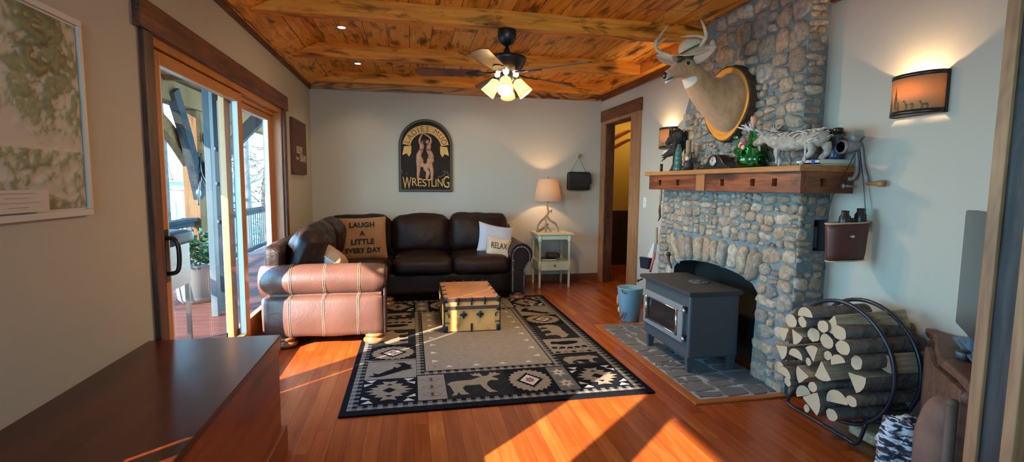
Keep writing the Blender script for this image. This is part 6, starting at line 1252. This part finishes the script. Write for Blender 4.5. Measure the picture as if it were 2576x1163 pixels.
LOGE = NT('log_end'); o_ = LOGE.obj(); x_, y_, z_ = LOGE.sep(o_)[:3]; rad = LOGE.m('SQRT', LOGE.m('ADD', LOGE.m('POWER', y_, 2.0), LOGE.m('POWER', z_, 2.0)))
LOGE.set(col=LOGE.mix(LOGE.m('MULTIPLY', LOGE.m('SINE', LOGE.m('MULTIPLY', rad, 900.0)), .12), LOGE.mix(LOGE.noise(o_, 4, 3), (.46, .31, .18), (.60, .47, .32)), (.26, .14, .07)), rough=.9); LOGE = LOGE.mat
SPLIT = NT('split_wood'); o_ = SPLIT.obj(); x_, y_, z_ = SPLIT.sep(o_)[:3]; SPLIT.set(col=SPLIT.ramp(SPLIT.noise(SPLIT.comb(SPLIT.m('MULTIPLY', x_, 1.0), SPLIT.m('MULTIPLY', y_, 14.0), SPLIT.m('MULTIPLY', z_, 14.0)), 5, 5, .6), [(.3, (.28, .18, .10)), (.6, (.48, .35, .21)), (.8, (.56, .43, .29))]), rough=.9); SPLIT = SPLIT.mat
lr = random.Random(12); placed = []
def log(y, z, r, x0, L_, kind, rot, lab, seed, tilt=(0, 0)):
    t = thing('firewood_log', (x0, y, z), lab, 'log', 'firewood logs in the round rack'); rr = random.Random(seed); n = 16; prof = []
    for j in range(n):
        a = 2*PI*j/n; q = r*(1+.08*math.sin(2*a+seed)+.06*rr.uniform(-1, 1)); prof.append((q*math.cos(a), q*math.sin(a)))
    if kind == 'split': prof = [(-r*.95, -r*.55), (-r*.5, -r*.75), (0, -r*.82), (r*.55, -r*.72), (r*.95, -r*.5), (r*.7, -r*.1), (r*.35, r*.45), (r*.05, r*.95), (-r*.1, r*.97), (-r*.4, r*.4), (-r*.75, -r*.1)]
    if kind == 'half': prof = [(r*math.cos(R(a)), r*math.sin(R(a))*.9-r*.25) for a in range(-8, 189, 16)]
    c, s = math.cos(R(rot)), math.sin(R(rot)); prof = [(a*c-b*s, a*s+b*c) for a, b in prof]; n = len(prof); vs = []; fs = []; K = 7; mats = []
    for i in range(K+1):
        x = L_*i/K; jx = (rr.uniform(-.01, .01) if i in (0, K) else 0)
        for (a, b) in prof: vs.append((x0+x+jx*.5, y+a*(1+.05*noise.noise(Vector((x*9, a*40, seed))))+tilt[0]*x, z+b*(1+.05*noise.noise(Vector((x*9, b*40, seed+3))))+tilt[1]*x))
    m = MB()
    for i in range(K):
        for j in range(n):
            flat = kind == 'split' and 4 <= j; flat = flat or (kind == 'half' and j == n-1)
            fs.append((i*n+j, i*n+(j+1) % n, (i+1)*n+(j+1) % n, (i+1)*n+j)); mats.append(1 if flat else 0)
    m.v = vs; m.f = fs; m.mi = mats; m.sm = [kind == 'round']*len(fs); m.build('bark', [LOGB, SPLIT], t)
    m = MB(); e0 = [(v[0]-.0015, y+(v[1]-y)*.97, z+(v[2]-z)*.97) for v in vs[:n]]; e1 = [(v[0]+.0015, y+tilt[0]*L_+(v[1]-y-tilt[0]*L_)*.97, z+tilt[1]*L_+(v[2]-z-tilt[1]*L_)*.97) for v in vs[-n:]]
    m.add(e0, [tuple(range(n-1, -1, -1))]); m.build('cut_end', LOGE, t); m = MB(); m.add(e1, [tuple(range(n))]); m.build('cut_end', LOGE, t)
spec = []
random.seed(3)
cand = lr
def fits(y, z, r):
    if math.hypot(y-HY, z-HZ)+r > HR-.014 or z > .60: return False
    return all(math.hypot(y-a, z-b) > (r+c)*.99 for a, b, c in placed)
for r in (.066, .056, .050, .046, .040, .034, .029, .025, .021):   # settle circles low and close to each other
    tries = {.066: 2, .056: 3, .050: 4, .046: 4, .040: 6, .034: 8, .029: 9, .025: 9, .021: 8}[r]
    for _ in range(tries):
        best = None
        for q in range(260):
            y = HY+lr.uniform(-HR, HR); z = HZ+lr.uniform(-HR, .20)
            if fits(y, z, r):
                sc3 = z + .05*lr.random() + (0.25 if (y < HY and r < .045) else 0) + (0.2 if (y > HY+.02 and r > .052) else 0)
                if best is None or sc3 < best[0]: best = (sc3, y, z)
        if best: placed.append((best[1], best[2], r))
placed.sort(key=lambda p: (round(p[1]/.07), -p[0]))
rown = {}
WORD = ['first', 'second', 'third', 'fourth', 'fifth', 'sixth', 'seventh', 'eighth', 'ninth', 'tenth', 'eleventh', 'twelfth']
rows = sorted(set(round(p[1]/.07) for p in placed)); RW = ['lowest', 'second lowest', 'third lowest', 'fourth lowest', 'fifth lowest', 'sixth lowest', 'seventh lowest', 'eighth lowest', 'ninth lowest']
for i, (y, z, r) in enumerate(placed):
    k = round(z/.07); rown[k] = rown.get(k, 0)+1; nm = rows.index(k)
    kd = 'round' if r < .045 else ('split' if i % 3 else 'half')
    size = 'thick' if r > .05 else ('medium' if r > .031 else 'thin')
    log(y, z, r*.99, 2.035+lr.uniform(-.03, .03)+(.02 if r > .05 else 0), .40+lr.uniform(-.04, .03), kd, lr.uniform(0, 360) if kd != 'half' else lr.uniform(-30, 30), '%s %s log, %s from left in the %s layer of the hoop rack' % (size, {'round': 'round', 'split': 'split', 'half': 'halved'}[kd], WORD[rown[k]-1], RW[nm]), i)
log(2.235, .632, .052, 2.04, .36, 'half', -6, 'broad split log lying on top of the rack pile at the left', 101, (-.02, .02))
log(2.075, .612, .054, 2.06, .36, 'split', 8, 'tan split log lying on top of the rack pile, right of the broad one', 102, (-.12, .08))
log(1.90, .475, .052, 2.20, .37, 'split', 20, 'thick split log sticking out on the right side of the rack', 103, (0, 0))
m = MB(); m.rbox((2.37, 2.06, .03), (.22, .16, .055), .012, 6, (0, 0, 0), .008, 4, 2); tag(m.build('wood_chunk', SPLIT), 'flat tan wood chunk on the floor under the firewood rack', 'wood')
# ------------------------------------------------------------------ television and rustic bench at the right
tv = thing('television', (2.14, 1.475, .66), 'grey flat television standing on the rustic bench, seen edge on at the right', 'television')
e1 = Vector((-.69, -.72, 0)).normalized(); fo = Vector((2.345, 1.70, .712)); Mtv = frame(fo, e1, (0, 0, 1))   # local z = e1 x up
nrm = e1.cross(Vector((0, 0, 1)))
m = MB(); m.box(0, .52, 0, .495, -.02, .02, 0, Mtv); m.build('cabinet', plain('tv_bezel', (.10, .115, .12), .4), tv, bevel=.003)
m = MB(); m.box(.004, .516, .006, .49, -.0225, -.0202, 0, Mtv); m.box(.004, .516, .006, .49, .0202, .0225, 0, Mtv); m.build('screen', plain('tv_screen', (.055, .062, .065), .28, spec=.6), tv)
m = MB(); m.poly([(.04, -.06), (.40, -.06), (.40, -.045), (.26, -.045), (.24, .02), (.20, .02), (.18, -.045), (.04, -.045)], -.015, .015, 0, Mtv); m.poly([(.02, -.064), (.44, -.064), (.44, -.056), (.02, -.056)], -.03, .03, 0, Mtv); m.build('stand', plain('tv_stand_blue', (.08, .16, .24), .3), tv)
RUST = wood('rustic_bench_wood', [(.25, (.065, .028, .018)), (.55, (.15, .068, .042)), (.85, (.23, .115, .075))], 'x', .6, knots=.7, worn=.5)
be = thing('rustic_bench', (2.2, 1.6, 0), 'rough brown live edge wooden bench carrying the television', 'bench')
m = MB(); m.poly([(2.47, 1.95), (2.42, 1.905), (2.355, 1.81), (2.23, 1.715), (2.085, 1.585), (1.98, 1.44), (1.895, 1.335), (1.93, 1.25), (2.47, 1.25)], .585, .622); m.noisy(.005, 12, 2); m.build('slab_top', RUST, be, bevel=.008)
def board(a, b, z0_, z1_, th, nm, cut=None):
    a, b = Vector((a[0], a[1], 0)), Vector((b[0], b[1], 0)); L_ = (b-a).length; m = MB(); pts = [(0, z0_), (0, z1_), (L_, z1_), (L_, z0_)] if not cut else [(0, z0_), (0, z1_), (L_, z1_), (L_, z0_)]+[(L_*(.5+.36*math.cos(PI*i/12)), z0_+cut*math.sin(PI*i/12)) for i in range(13)]
    m.poly(pts, 0, th, 0, frame(a, b-a, (0, 0, 1))); m.noisy(.003, 14, 1); return m.build(nm, RUST, be, bevel=.005)
board((2.30, 1.775), (2.10, 1.585), 0, .585, .03, 'side_board', .16); board((2.09, 1.575), (1.925, 1.345), 0, .585, .03, 'front_board', .16)
m = MB(); m.tube([(2.095, 1.585, .565), (2.0, 1.455, .560), (1.91, 1.335, .565)], .022, 8); m.build('edge_brace', RUST, be)
for (x, y) in ((2.42, 1.84), (2.40, 1.31), (1.98, 1.31)): m = MB(); m.box(x-.03, x+.03, y-.03, y+.03, 0, .585); m.build('leg', RUST, be, bevel=.004)
mo = MB(); mo.rbox((2.14, 1.53, .642), (.06, .05, .04), .012, 5, mi=0); tag(mo.build('small_speaker', plain('speaker_black', (.02, .024, .03), .4)), 'small dark rounded speaker box on the bench below the television', 'speaker')
m = MB(); m.ell((1.975, 1.465, .255), (.07, .085, .255), 26, 16, 0, None, .06, .8, 3); tag(m.build('wooden_stump', plain('stump_brown', (.20, .10, .07), .8, var=.2, sc=14)), 'rounded brown wooden stump standing in front of the rustic bench', 'stump')
m = MB(); m.tube([(1.885, 1.37, .0), (1.89, 1.375, .25), (1.895, 1.38, .53)], [.017, .018, .016], 12); m.ell((1.895, 1.38, .53), .018); tag(m.build('walking_stick', plain('stick_brown', (.12, .075, .055), .7, var=.2, sc=20)), 'upright dark wooden stick in front of the brown stump', 'stick')
ZEB = NT('knit_throw'); o_ = ZEB.obj(); ZEB.set(col=ZEB.ramp(ZEB.noise(ZEB.comb(ZEB.m('MULTIPLY', ZEB.sep(o_)[0], 12.0), ZEB.m('MULTIPLY', ZEB.sep(o_)[1], 12.0), ZEB.m('MULTIPLY', ZEB.sep(o_)[2], 42.0)), 1.6, 3, .6, .8), [(.44, (.02, .02, .03)), (.5, (.10, .08, .09)), (.54, (.55, .60, .66))], 'LINEAR'), rough=.95); ZEB.bump(ZEB.noise(o_, 60, 3), .8, .01)
m = MB(); m.rbox((1.965, 1.60, .19), (.15, .11, .37), .05, 14, (.02, .02, .0), .02, 5, 7); tag(m.build('knit_throw', ZEB.mat), 'black and white knitted throw bundled on the floor by the bench', 'blanket')
